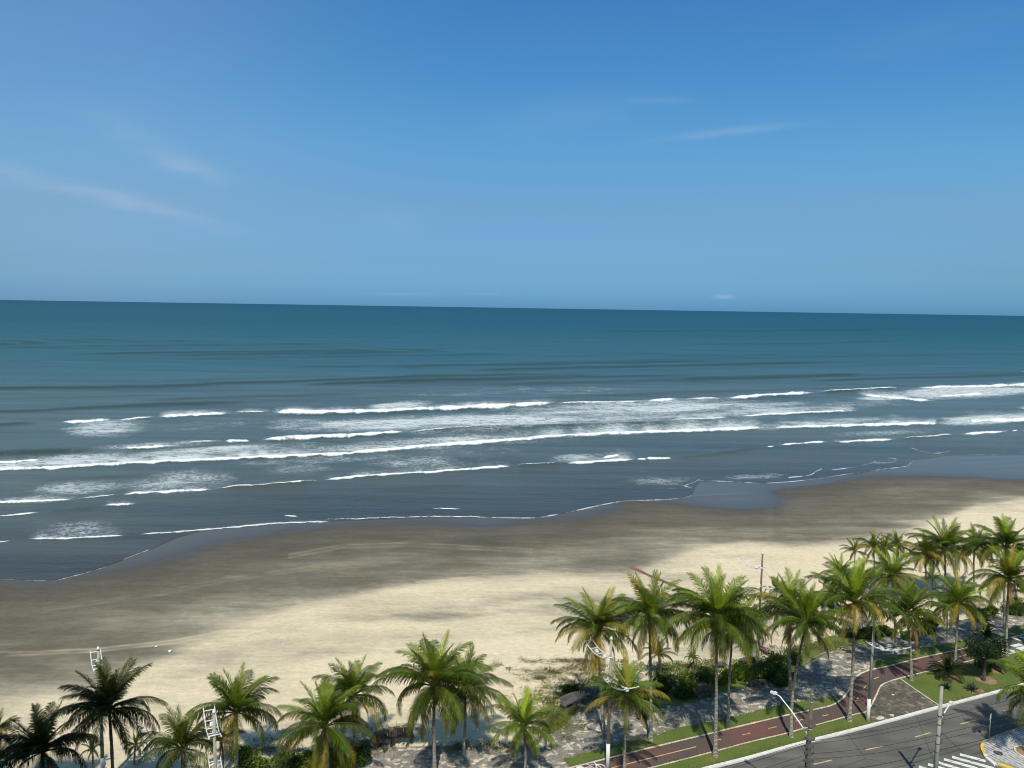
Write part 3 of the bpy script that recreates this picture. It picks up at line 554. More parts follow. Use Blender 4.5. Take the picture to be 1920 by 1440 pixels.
# ------------------------------------------------------------------ promenade, bike path, lawns, road
BT = [(600, 1565), (900, 1484), (1070, 1440), (1213.5, 1404), (1338.5, 1374), (1400, 1359), (1481, 1340), (1552, 1325), (1576, 1313), (1590, 1297), (1598, 1280), (1608.5, 1267), (1630, 1257), (1671, 1248), (1725, 1234), (1814, 1215), (1844, 1207), (1880, 1199), (1920, 1190), (2100, 1150)]
BB = [(700, 1577), (1000, 1497), (1221, 1440), (1349, 1407), (1400, 1393), (1474, 1375.5), (1508, 1366), (1598, 1341), (1625, 1334.5), (1633, 1324), (1644, 1302), (1652, 1286), (1668, 1278), (1687, 1272), (1752, 1256), (1833, 1236), (1870, 1231), (1920, 1220), (2100, 1180)]
KB = [(700, 1612), (1100, 1500), (1325, 1440), (1400, 1421), (1508, 1391), (1635, 1359), (1757, 1326), (1882, 1293), (1960, 1271), (2100, 1232), (2500, 1135)]
PUP = [(-300, 1660), (0, 1570), (300, 1490), (520, 1441), (640, 1420), (740, 1403), (850, 1399), (960, 1401), (1000, 1391), (1040, 1375), (1060, 1362), (1078, 1342), (1092, 1328), (1150, 1322), (1200, 1328), (1234, 1326), (1294, 1316), (1346, 1301), (1404, 1286), (1450, 1275), (1508, 1245), (1525, 1234), (1568, 1215), (1617, 1206), (1655, 1196), (1687, 1191), (1760, 1172), (1850, 1154), (1920, 1141), (2200, 1085)]
bt, bb, kb = (smoothline(px2(P)) for P in (BT, BB, KB))
pup = smoothline(px2(PUP), 4)
slab('promenade', px2([(-300, 1660)])+pup+px2([(2400, 1120), (2200, 1140)])+px2([(1920, 1196), (1700, 1244), (1620, 1264), (1600, 1300), (1500, 1340), (1100, 1436), (800, 1512), (200, 1670)]), 0., MT['stone'])
ribbon('promenade_kerb', pup[8:], .11, .03, MT['ramp'], .3, wob=.25)
slab('bike_path', bt+bb[::-1], .012, MT['bike'])
ribbon('bike_path_kerb', bt, .15, .05, MT['cream'], .3, wob=.2); ribbon('bike_path_kerb', bb, .13, .05, MT['cream'], .3, wob=.2)
def sub(P, a, b): return [p for p in P if a <= p[0] <= b]
GUP = [(1543, 1311), (1476, 1317), (1443, 1327), (1338, 1353), (1276, 1364), (1216, 1382), (1130, 1403), (1056, 1424)]
def jag(P, s, amp=.18):
    r = random.Random(s); out = []
    for a, b in zip(P[:-1], P[1:]):
        n = max(1, int(math.dist(a, b)/.5))
        for i in range(n): out.append((a[0]+(b[0]-a[0])*i/n+r.uniform(-amp, amp)*.4, a[1]+(b[1]-a[1])*i/n+r.uniform(-amp, amp)))
    out.append(P[-1]); return out
slab('lawn', px2(sub(BT, 1000, 1576)+[(1586, 1303)])+jag(px2(GUP), 1), .028, MT['grass'])
slab('lawn', px2([(700, 1577)]+sub(BB, 900, 1626)+[(1637, 1357)]+sub(KB, 600, 1600)[::-1]), .022, MT['grass'])
slab('lawn', jag(px2([(1630, 1257), (1671, 1248), (1725, 1234), (1814, 1215), (1813, 1200)]), 5, .02)+jag(px2([(1782, 1206), (1725, 1215), (1682, 1230), (1633, 1241)]), 2), .026, MT['grass'])
slab('lawn', px2([(1880, 1196), (1920, 1188), (2100, 1148), (2100, 1130), (1920, 1171), (1885, 1181)]), .026, MT['grass'])
slab('lawn', px2([(1688, 1273), (1752, 1257), (1833, 1237), (1870, 1232), (1920, 1221), (2100, 1181), (2100, 1231), (1960, 1270), (1882, 1292), (1762, 1324), (1722, 1297)]), .020, MT['grass'])
slab('stone_plaza', px2([(1627, 1335), (1633, 1324), (1644, 1302), (1652, 1286), (1668, 1278), (1688, 1273), (1722, 1297), (1762, 1324), (1637, 1357)]), .008, MT['rock'])
ribbon('plaza_edging', px2([(1688, 1273), (1722, 1297), (1762, 1324)]), .12, .05, MT['cream'], .2)
VERGE = [(1120, 1325), (1180, 1330), (1234, 1327), (1294, 1317), (1346, 1302), (1404, 1287), (1450, 1276), (1508, 1246), (1525, 1235), (1568, 1216), (1617, 1207), (1655, 1197), (1687, 1192), (1690, 1183), (1650, 1183), (1600, 1188), (1560, 1192), (1530, 1200), (1490, 1228), (1430, 1262), (1340, 1280), (1240, 1302), (1180, 1308), (1130, 1312)]
slab('lawn', jag(px2(VERGE), 4, .35), .024, MT['grass'])
slab('lawn', jag(px2([(1040, 1375), (1060, 1362), (1078, 1342), (1092, 1328), (1075, 1318), (1052, 1322), (1040, 1340), (1022, 1360), (1010, 1380), (1030, 1384)]), 6, .4), .024, MT['grass'])
slab('lawn', jag(px2([(400, 1470), (520, 1441), (640, 1420), (690, 1411), (690, 1400), (620, 1402), (500, 1420), (420, 1440)]), 8, .4), .024, MT['grass'])
RZ = -.12
wk = [p for p in kb]
d0 = np.array(wk[0])-np.array(wk[6]); d0 /= np.linalg.norm(d0)
far0 = tuple(np.array(wk[0])+d0*150)
ROAD = slab('road', [far0]+wk+[(400, 160), (400, -60), (-300, -60)], RZ, MT['asphalt'], .5)
ribbon('road_kerb', [far0]+wk, .30, .035, MT['white'], .3, wob=.05)
slab('verge_soil', [far0]+wk[:1]+px2([(700, 1577), (600, 1565), (200, 1670), (-300, 1900)]), -.01, MT['grass'], .4)
def dash(P, w, mat, name, z=RZ+.004, par=ROAD):
    return ribbon(name, px2(P, z), w, z, mat, .003, par, None)
for a in (((1526, 1433), (1560, 1425)), ((1623, 1406), (1654.5, 1399)), ((1715.5, 1382), (1745, 1373.5)), ((1801, 1357.5), (1828, 1350.5)), ((1881, 1333), (1905, 1327))): dash(a, .13, MT['yellow'], 'lane_dash')
for a in (((1800, 1414.5), (1824, 1420.5), (1848, 1427)), ((1785, 1419), (1864, 1441)), ((1770, 1423.5), (1833, 1441)), ((1758, 1429), (1800, 1442)), ((1740, 1433), (1775, 1443)), ((1723, 1437.5), (1750, 1446))): dash(a, .42, MT['white'], 'crosswalk_stripe')
BP = [o for o in COL.objects if o.name == 'bike_path'][0]
for a in (((1146, 1440), (1225, 1420), (1305, 1400)), ((1392, 1378), (1406, 1374)), ((1400, 1376.5), (1407, 1375)), ((1440, 1366), (1456, 1362.5)), ((1492, 1352), (1505, 1349)), ((1542, 1342.5), (1553, 1340)), ((1604.5, 1314), (1610, 1307)), ((1619, 1291), (1623.5, 1286)), ((1638.5, 1273), (1648, 1269)), ((1755, 1242), (1771, 1237)), ((1795, 1232), (1830, 1223)), ((1343, 1388), (1352, 1386))): dash(a, .10, MT['yellow'], 'path_dash', .016, BP)
# painted arrow and bicycle on the path
c0 = G(1117, 1443, 0); ex = G(1160, 1432, 0)-c0; ex /= np.linalg.norm(ex); ey = np.array([-ex[1], ex[0], 0])
def pt(x, y): p = c0+ex*x+ey*y; return (p[0], p[1])
for cx in (-.55, .55):
    ribbon('bicycle_symbol', [pt(cx+.36*cos(a*pi/8), .05+.5*sin(a*pi/8)) for a in range(17)], .11, .018, MT['white'], .003, BP, None)
ribbon('bicycle_symbol', [pt(-.55, .05), pt(-.2, .7), pt(.4, .7), pt(.05, .05), pt(-.2, .7), pt(-.35, .95)], .10, .018, MT['white'], .003, BP, None)
ribbon('bicycle_symbol', [pt(.55, .05), pt(.4, .7), pt(.35, 1.0), pt(.6, 1.05)], .10, .0185, MT['white'], .003, BP, None)
ribbon('path_stop_bar', px2([(1083, 1437), (1098, 1445)]), .5, .02, MT['white'], .003, BP, None)
slab('crossing_asphalt', px2([(1850, 1208), (1885, 1199), (1935, 1188), (2000, 1175), (2000, 1205), (1930, 1222), (1880, 1231), (1858, 1234)]), .017, MT['asphalt'], .1)
XB = [o for o in COL.objects if o.name == 'crossing_asphalt'][0]
for P, w in ((((1895, 1194), (1917, 1202.5)), .35), (((1898, 1211.5), (1915, 1208)), .55), (((1908, 1217), (1925, 1213)), .6), (((1893.5, 1219.5), (1903, 1221)), .5), (((1864, 1203.5), (1887, 1198)), .4), (((1872, 1209), (1884, 1207)), .4), (((1872, 1217.5), (1880, 1216)), .4), (((1878, 1223), (1886, 1222)), .35), (((1912, 1194), (1925, 1197)), .35), (((1868, 1227), (1874, 1226)), .35)): dash(P, w, MT['white'], 'crosswalk_stripe', .021, XB)
ISL = [(1850, 1420), (1843, 1408), (1841, 1400), (1843, 1393.5), (1848, 1389), (1855, 1385.5), (1880, 1376), (1920, 1362), (2000, 1335), (2120, 1300)]
isl = smoothline(px2(ISL))
slab('sidewalk', px2([(1866, 1434)])+isl+px2([(2300, 1420), (2200, 1560), (1940, 1466), (1893, 1443)]), .0, MT['mosaic'])
ribbon('sidewalk_kerb', px2([(1867, 1434)])+isl[:4], .28, .03, MT['white'], .2); ribbon('sidewalk_kerb', isl[3:20], .22, .032, MT['strongyellow'], .2); ribbon('sidewalk_kerb', isl[19:], .2, .03, MT['concrete'], .2)
slab('kerb_ramp', px2([(1868, 1434), (1875, 1426), (1908, 1437), (1935, 1452), (1893, 1447)]), .006, MT['ramp'], .2)
ribbon('tactile_strip', px2([(1871, 1431.5), (1885, 1436), (1900, 1441.5)]), .42, .02, MT['strongyellow'], .02)
def disc(name, c, r, z, mat, n=20, parent=None, kind='structure'):
    return slab(name, [(c[0]+r*cos(2*pi*i/n), c[1]+r*sin(2*pi*i/n)) for i in range(n)], z, mat, .02, parent, kind)
c = G(1871.5, 1412); disc('manhole_cover', c, .38, .012, MT['iron'], kind=None); tag(COL.objects['manhole_cover'], 'round grey manhole cover set in the mosaic sidewalk corner', 'manhole cover')
c = G(1930, 1413); r = 1.0
disc('soil_patch', c, r, .04, MT['soil']); ribbon('tree_pit_kerb', [(c[0]+1.08*cos(a*pi/12), c[1]+1.08*sin(a*pi/12)) for a in range(25)], .16, .10, MT['cream'], .15)
slab('roadside_sidewalk', [(-300, 10), (-300, -8), (21.5, -8), (21.5, 52.)]+[(20.5, 54.0), (18, 53.0), (-60, 20.)], 0., MT['mosaic'])

# ------------------------------------------------------------------ palms
rng = np.random.RandomState(7)
def fronds_mesh(L, seed, n=28, yellow=.3, bright=1., dark=1., hang=2, up=1.):
    r = np.random.RandomState(seed); VV = []; FF = []; TT = []; off = 0
    green_y = np.array([.23, .30, .018]); green = np.array([.062, .108, .010]); green_o = np.array([.108, .128, .016]); yel = np.array([.52, .37, .055]); brown = np.array([.30, .19, .10])
    total = n+hang; dv = r.uniform(.8, 1.35); lv = r.uniform(.9, 1.1)
    for i in range(total):
        a = i/(n-1.); az = i*2.39996+r.uniform(-.5, .5)+seed
        if i < n:
            e0 = radians(86-80*a**.85*up+r.uniform(-15, 13)); droop = radians(22+80*dv*a**.8+r.uniform(-14, 18)); Lf = L*(.80+.24*min(1, a*2.2)+r.uniform(-.06, .06))
            if i < 4: Lf = L*.92; droop = radians(12+r.uniform(0, 14)); e0 = radians(84-6*i)
            col = green_y*(1-min(1, a*2.6))+green*min(1, a*2.6)
            if a > .5: col = green*(1-(a-.5)*2)+green_o*(a-.5)*2
            col = col*r.uniform(.6, 1.45)*bright
            yy = r.rand() < yellow*(.15+1.1*max(0, a-.35)/.65)
            if yy: col = col*.35+yel*r.uniform(.5, .9)*.65
        else:
            e0 = radians(-25+r.uniform(-20, 15)); droop = radians(60+r.uniform(-10, 10)); Lf = L*r.uniform(.7, .9); yy = True
            col = (yel*.9 if r.rand() < yellow else green_o*1.1) if r.rand() < .65 else brown*.8
            col = col*r.uniform(.7, 1.)
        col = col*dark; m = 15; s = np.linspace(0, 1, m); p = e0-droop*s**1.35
        azz = az+r.uniform(-.25, .25)*s**2
        T = np.stack([np.cos(p)*np.cos(azz), np.cos(p)*np.sin(azz), np.sin(p)], 1)
        P = np.vstack([[0, 0, 0], np.cumsum((T[1:]+T[:-1])/2*(Lf/(m-1)), 0)])+T[0]*.12
        # rachis
        S = np.stack([-np.sin(azz), np.cos(azz), np.zeros(m)], 1); Nn = np.cross(S, T)*-1
        Nn *= np.sign((Nn[:, 2]+1e-6))[:, None] if e0 > 0 else 1
        rw = (.055*(1-s)+.008)[:, None]
        V = np.stack([P+S*rw, P+Nn*rw*1.2, P-S*rw, P-Nn*rw], 1).reshape(-1, 3)
        f = [(k*4+j, k*4+(j+1) % 4, k*4+4+(j+1) % 4, k*4+4+j) for k in range(m-1) for j in range(4)]
        VV.append(V); FF += [tuple(q+off for q in t) for t in f]; TT.append(np.tile(col*.55+np.array([.20, .21, .07])*dark*.55, (len(V), 1))); off += len(V)
        k = 68; sl = np.linspace(.14, .995, k); 
        for side in (-1, 1):
            ss = np.clip(sl+r.uniform(-.004, .004, k), 0, 1)
            Pp = np.stack([np.interp(ss, s, P[:, j]) for j in range(3)], 1); Tt = np.stack([np.interp(ss, s, T[:, j]) for j in range(3)], 1); Sx = np.stack([np.interp(ss, s, S[:, j]) for j in range(3)], 1); Nx = np.cross(Sx, Tt); Nx = np.where(Nx[:, 2:3] < 0, -Nx, Nx)
            ll = Lf*.245*np.sin(pi*(.13+.80*ss))**.55*r.uniform(.78, 1.12, k)*lv; ll = np.where(i < 3, ll*.75, ll)
            ang = np.radians(28+34*ss+r.uniform(-6, 6, k))+ (radians(14) if i < 4 else 0)
            vup = .28*(1-min(1, a*1.5))-.10*(a > .6)
            D = Sx*side*np.cos(ang)[:, None]+Tt*np.sin(ang)[:, None]+Nx*(vup+r.uniform(-.12, .12, k))[:, None]; D /= np.linalg.norm(D, axis=1)[:, None]
            g = (.25+.75*min(1, a*1.1))*(1.3 if i >= n else 1.)
            D2 = D+np.array([0, 0, -1.])*g*r.uniform(.6, 1.2, k)[:, None]; D2 /= np.linalg.norm(D2, axis=1)[:, None]
            D3 = D2+np.array([0, 0, -1.])*g*.9; D3 /= np.linalg.norm(D3, axis=1)[:, None]
            Wd = Tt*(.031*L/4.6)
            m1 = Pp+D*ll[:, None]*.35; m2 = m1+D2*ll[:, None]*.35; tp = m2+D3*ll[:, None]*.32
            V = np.stack([Pp-Wd*.6, Pp+Wd*.6, m1-Wd, m1+Wd, m2-Wd*.8, m2+Wd*.8, tp], 1).reshape(-1, 3)
            base = off+7*np.arange(k)
            for b_ in base: FF += [(b_, b_+1, b_+3, b_+2), (b_+2, b_+3, b_+5, b_+4), (b_+4, b_+5, b_+6)]
            VV.append(V); off += 7*k
            tc = np.tile(col, (k, 1))*r.uniform(.8, 1.2, (k, 1)); 
            if yy: tc = tc*(1-ss[:, None]*.45)+(yel*.6*dark)*ss[:, None]*.45
            TT.append(np.repeat(tc, 7, 0))
    return np.vstack(VV), FF, np.vstack(TT)
def trunk_mesh(B, Cc, r0, r1, bend, seed, dark=1., orange=0.):
    r = np.random.RandomState(seed); n = 26; k = 10; t = np.linspace(0, 1, n); d = Cc-B; side = np.array([math.cos(seed*1.7), math.sin(seed*1.7), 0])
    P = B[None]+d[None]*t[:, None]+(side*bend)[None]*np.sin(pi*t)[:, None]*(1-.3*t)[:, None]; P[:, 2] = B[2]+d[2]*t
    rad = r0+(r1-r0)*t**.7+.16*np.exp(-t*16)+.008*np.sin(t*200); rad += .05*np.exp(-((t-1)/.05)**2)
    a = np.linspace(0, 2*pi, k, endpoint=False)
    V = P[:, None]+rad[:, None, None]*np.stack([np.cos(a), np.sin(a), 0*a], 1)[None]
    V = V.reshape(-1, 3)+r.uniform(-.008, .008, (n*k, 3))
    F = [(i*k+j, i*k+(j+1) % k, (i+1)*k+(j+1) % k, (i+1)*k+j) for i in range(n-1) for j in range(k)]+[tuple((n-1)*k+j for j in range(k))]
    low = np.array([.36, .345, .29]); high = np.array([.15, .125, .095]); oc = np.array([.42, .20, .08])
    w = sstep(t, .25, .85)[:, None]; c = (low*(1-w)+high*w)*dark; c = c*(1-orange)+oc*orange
    return V, F, np.repeat(c, k, 0)
GP = 'coconut palms along the beachfront'
def palm(cx, cy, bx, by, r, label, yellow=.25, bright=1., dark=1., hang=2, n=26, bend=.15, nuts=0, seed=None, orange=0., up=1., small=False):
    seed = seed if seed is not None else int(cx*7+cy*3) % 9973
    B = G(bx, by, -.05); Y = B[1]; Cc = atY(cx, cy, Y); depth = (Cc-np.array([0, 0, H]))@FV
    L = r*depth/FPX*1.22
    n = int(n*1.2); seed = int(seed)
    o = empty('coconut_palm', (B[0], B[1], 0), label, 'palm tree', GP)
    B0 = np.array([0, 0, -.4]); C0 = Cc-np.array([B[0], B[1], 0])
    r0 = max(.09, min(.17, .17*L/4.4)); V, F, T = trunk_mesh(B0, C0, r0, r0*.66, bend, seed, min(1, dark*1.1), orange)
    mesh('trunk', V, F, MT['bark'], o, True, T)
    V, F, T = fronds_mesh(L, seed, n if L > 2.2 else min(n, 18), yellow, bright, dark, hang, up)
    cr = mesh('crown', V, F, MT['leaf'], o, False, T, loc=C0+np.array([0, 0, -.1]))
    if nuts:
        mb = MB(); rr = random.Random(seed)
        for i in range(nuts):
            mb = MB(); a = rr.uniform(0, 6.28); mb.ball((C0[0]+.32*cos(a), C0[1]+.32*sin(a), C0[2]-.15-rr.uniform(0, .35)), .13, 8, 1.15)
            mb.build('coconut', MT['nut'], o, True)
    return o
# --- left of the frame
palm(205, 1328, 213, 1545, 82, 'tall dark palm in shade at lower left with a sunlit yellow tip', .12, .62, .55, 3, 30, nuts=5, bend=.1)  # building shade is also put into the low leaf and bark tints
palm(80, 1408, 85, 1570, 78, 'near black shaded palm in the bottom left corner', .03, .55, .45, 2, 28)  # shade deepened in the tint here too
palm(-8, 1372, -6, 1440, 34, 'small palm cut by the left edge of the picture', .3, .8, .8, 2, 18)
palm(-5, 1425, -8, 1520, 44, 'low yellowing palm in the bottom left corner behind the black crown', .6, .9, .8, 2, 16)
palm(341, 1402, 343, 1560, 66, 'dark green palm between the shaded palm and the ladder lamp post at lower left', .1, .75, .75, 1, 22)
palm(443, 1334, 445, 1452, 74, 'green palm with arching fronds just right of the lower left ladder lamp post', .2, .9, .85, 3, 26, nuts=3)
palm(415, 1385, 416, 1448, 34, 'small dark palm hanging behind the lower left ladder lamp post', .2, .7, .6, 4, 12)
palm(173, 1404, 173, 1442, 17, 'slender young palm with orange brown stem under the shaded crown, left one', .5, .7, .9, 2, 10, orange=.7)
palm(254, 1395, 252, 1434, 20, 'slender young palm with orange brown stem under the shaded crown, right one', .5, .8, .9, 2, 10, orange=.7)
palm(608, 1362, 613, 1466, 84, 'broad palm with long drooping yellow green fronds above the hedge at the bottom', .3, 1., .85, 4, 28, nuts=3)
palm(662, 1303, 670, 1428, 66, 'upright palm standing behind the broad one left of the brown bench', .15, .95, .85, 3, 24)
palm(814, 1285, 816, 1452, 88, 'tallest palm of the bottom centre with a pale straight trunk, front of a pair', .12, 1., .85, 5, 30, nuts=2)
palm(872, 1292, 868, 1412, 70, 'palm of the bottom centre pair standing behind and right with hanging fronds', .12, .9, .85, 5, 24)
palm(982, 1362, 983, 1458, 60, 'short bright green palm at bottom centre beside the stone paving', .15, 1.25, .95, 3, 24)
# --- the middle group
palm(1121, 1180, 1134, 1376, 72, 'palm with yellow and orange drooping fronds behind the ladder lamp post', .75, 1.05, 1., 6, 30, bend=.1, nuts=3)
palm(1217, 1155, 1220, 1389, 74, 'dark green palm with tall upright fronds right of the yellowing palm', .18, .95, .95, 4, 28, nuts=4)
palm(1174, 1306, 1170, 1456, 62, 'low bright palm whose fronds fan up behind the ladder lamp post', .3, 1.15, .95, 3, 22)
palm(1234, 1226, 1236, 1270, 28, 'short palm on the sand edge behind the dark upright palm', .15, .8, .8, 2, 16)
palm(1300, 1232, 1300, 1257, 15, 'tiny palm with brown stem standing on the sand edge before the big palm', .5, .9, .9, 2, 12)
palm(1343, 1160, 1341, 1419, 86, 'big spreading palm rooted in the grass strip beside the bike path bend start', .16, 1., 1., 4, 32, bend=.12, nuts=3)
palm(1374, 1182, 1366, 1359, 62, 'palm behind the big spreading one with a yellow frond hanging low', .35, .95, .95, 5, 20)
palm(1420, 1172, 1424, 1228, 36, 'half hidden palm behind the big spreading crown above the person in white', .3, 1., 1., 3, 16)
palm(1482, 1142, 1485, 1328, 66, 'upright palm with straight trunk left of the leaning white trunk', .2, 1.05, 1., 4, 26)
palm(1455, 1103, 1459, 1165, 22, 'small palm top showing behind the upright palm', .2, 1.05, 1., 1, 14)
palm(1512, 1168, 1484, 1383, 66, 'palm on a leaning curved white trunk in the roadside grass', .2, 1.05, 1., 5, 26, bend=-.45, seed=11)
palm(1603, 1129, 1592, 1353, 76, 'tall palm rooted where the bike path bends with orange coconuts', .2, 1., 1., 4, 28, nuts=6)
# --- the right group
palm(1562, 1124, 1570, 1195, 36, 'dark short palm behind and left of the tall one at the path bend', .05, .7, .7, 2, 18)
palm(1575, 1078, 1578, 1152, 36, 'yellow green palm standing in the sand left of the tall one', .35, 1.1, 1., 3, 20)
palm(1603, 1032, 1606, 1088, 22, 'leftmost small palm of the back row on the sand', .1, .9, .9, 1, 14)
palm(1638, 1026, 1640, 1105, 30, 'second small palm of the back row on the sand', .15, .95, 1., 2, 18)
palm(1660, 1028, 1657, 1127, 25, 'middle small dark palm of the back row on the sand', .1, .85, .9, 1, 16)
palm(1682, 1024, 1684, 1108, 28, 'fourth small palm of the back row on the sand', .12, .9, .95, 2, 16)
palm(1672, 1080, 1679, 1234, 50, 'bright yellow green palm with orange dead fronds in the right group', .65, 1.4, 1., 5, 24)
palm(1735, 1040, 1734, 1122, 40, 'palm on the sand left of the tallest back row palm', .35, 1., 1., 3, 20)
palm(1748, 1084, 1747, 1130, 16, 'tiny young palm between two taller trunks on the sand', .1, .95, .95, 1, 12)
palm(1771, 1030, 1770, 1118, 56, 'tallest dark trunked palm of the back row with feathery crown', .1, .9, .95, 3, 26, nuts=4)
palm(1776, 1140, 1777, 1204, 32, 'palm with orange tinged fronds beside the paved walk behind the yellow one', .4, 1., 1., 3, 16)
palm(1827, 1027, 1828, 1112, 40, 'palm of the back row just right of the tallest one', .25, 1.1, 1., 3, 22)
palm(1886, 1026, 1885, 1188, 54, 'tall palm with pale trunk at the far right rooted in the back lawn', .15, .95, 1., 3, 26)
palm(1892, 1086, 1888, 1230, 60, 'palm at the right edge with orange fronds hanging by the zebra crossing', .4, 1.1, 1., 5, 26)
palm(1798, 1130, 1791, 1246, 52, 'yellow tipped palm standing above the dark cycad on the lawn', .7, 1.3, 1., 4, 26)
palm(1700, 1150, 1709, 1276, 60, 'dark green palm on a curved trunk at the corner of the stone plaza', .15, .9, .95, 4, 26, bend=.2)
palm(1717, 1168, 1718, 1231, 30, 'palm with a bare orange stem beside the bike path', .5, .9, 1., 3, 10, orange=.9)
palm(1945, 1296, 1940, 1412, 72, 'palm at the right edge whose fronds hang over the road', .3, 1.1, 1., 4, 26)
palm(1950, 1130, 1950, 1215, 46, 'palm cut by the right edge behind the one by the zebra crossing', .3, 1.1, 1., 3, 20)

# ------------------------------------------------------------------ shrubs, cycads, agaves, the small tree, creepers
def leafcloud(P, size, r, cols, aspect=.5):
    n = len(P); a = r.uniform(0, 2*pi, n); e = r.uniform(-.5, 1.2, n); D = np.stack([np.cos(a)*np.cos(e), np.sin(a)*np.cos(e), np.sin(e)], 1)
    Q = r.normal(size=(n, 3)); S = np.cross(D, Q); S /= np.linalg.norm(S, axis=1)[:, None]; sz = size*r.uniform(.6, 1.3, n)[:, None]
    V = np.stack([P, P+D*sz*.5+S*sz*aspect*.5, P+D*sz, P+D*sz*.5-S*sz*aspect*.5], 1).reshape(-1, 3)
    F = (4*np.arange(n)[:, None]+np.arange(4)[None]).tolist(); return V, F, np.repeat(cols, 4, 0)
def shrub(cx, by, w, h, label, col=(.05, .085, .018), seed=1, dens=1., leaf=.2, group='shrubs on the edge of the promenade', mat='bush'):
    B = G(cx, by, 0.); dep = (B-np.array([0, 0, H]))@FV; W_ = w*dep/FPX/2; Hh = h*dep/FPX*1.12; r = np.random.RandomState(seed)
    o = empty('shrub', (B[0], B[1], 0), label, 'shrub', group)
    n = int(2600*dens*max(.5, W_)); lumps = r.uniform(-1, 1, (9, 3))*np.array([.75*W_, .5*W_, .3*Hh])+np.array([0, 0, .5*Hh]); ls = r.uniform(.35, .6, 9)
    idx = r.randint(0, 9, n); q = r.normal(size=(n, 3)); q /= np.linalg.norm(q, axis=1)[:, None]; q *= r.uniform(.65, 1.08, (n, 1))
    P = lumps[idx]+q*(ls[idx][:, None]*np.array([W_, W_*.8, Hh*.9])); P[:, 2] = np.abs(P[:, 2]); P = P[P[:, 2] < Hh*1.15]; n = len(P)
    tone = (r.uniform(.5, 1.5, 9)[idx[:n]])[:, None]*r.uniform(.6, 1.4, (n, 1))
    c = np.array(col)[None]*tone; c[:, 0] *= r.uniform(.8, 1.3, n)
    V, F, T = leafcloud(P, leaf, r, c, .55)
    mesh('foliage', V, F, MT[mat], o, False, T)
    mb = MB()
    for i in range(5): mb.tube([(r.uniform(-.1, .1), r.uniform(-.1, .1), -.1), tuple(lumps[i]*.6), tuple(lumps[i])], [.05, .035, .02], 5)
    s = mb.build('stem', MT['benchdark'], o); return o
DG = (.060, .105, .024); MG = (.115, .18, .03); YG = (.22, .25, .04)
for i, (a, b, w, h, c, lb) in enumerate([
 (1165, 1300, 46, 22, DG, 'dark shrub behind the low bright palm'), (1207, 1318, 50, 26, MG, 'broad leafy green plant at the paving edge right of the low bright palm'),
 (1250, 1296, 46, 26, DG, 'dark round shrub right of the upright dark palm trunk'), (1287, 1290, 46, 26, MG, 'mid green shrub directly left of the small block bench'),
 (1326, 1279, 50, 24, DG, 'dark shrub behind the small block bench and big palm trunk'), (1282, 1306, 36, 16, DG, 'low dark plant beside the small block bench'),
 (1362, 1280, 36, 20, MG, 'shrub between the big palm trunk and the hanging yellow frond'), (1395, 1272, 46, 24, MG, 'sunlit shrub in front of the person in white, left side'),
 (1424, 1272, 46, 30, DG, 'very dark shrub between the person in white and the slatted bench'), (1452, 1262, 50, 32, MG, 'large shrub right of the person in white'), (1468, 1282, 40, 22, DG, 'bluish dark shrub right of the slatted bench'),
 (1077, 1304, 40, 13, (.07, .12, .02), 'low bright green plants behind the long dark bench'), (475, 1446, 64, 30, MG, 'green hedge bush at the bottom right of the lower left palm'), (540, 1450, 56, 30, DG, 'dark hedge bush at the bottom left of the broad palm trunk'),
 (592, 1452, 60, 32, YG, 'yellow green hedge bush under the broad palm at the bottom'), (640, 1446, 46, 28, YG, 'yellow green hedge bush right of the broad palm trunk'), (672, 1434, 36, 26, DG, 'dark bush at the foot of the upright palm left of the brown bench'),
 (712, 1392, 22, 12, (.10, .12, .05), 'pale scrubby plant at the left end of the brown bench'), (1608, 1196, 60, 12, DG, 'low dark hedge behind the tall palm trunk at the path bend'), (1655, 1190, 50, 12, DG, 'low dark hedge behind the ladder lamp post on the right'),
 (1738, 1184, 44, 26, DG, 'dark round bush on the beach edge in the right palm group'), (1850, 1160, 46, 18, MG, 'green bush on the beach edge near the pale trunked palm'), (1905, 1150, 50, 22, DG, 'dark bush at the right edge behind the pale trunked palm'), (1700, 1196, 40, 10, MG, 'low clump of plants beside the curved trunk palm'),
 (1490, 1244, 34, 24, DG, 'dark bush at the foot of the dune right of the large shrub')]):
    shrub(a, b, w, h, lb, c, 100+i)
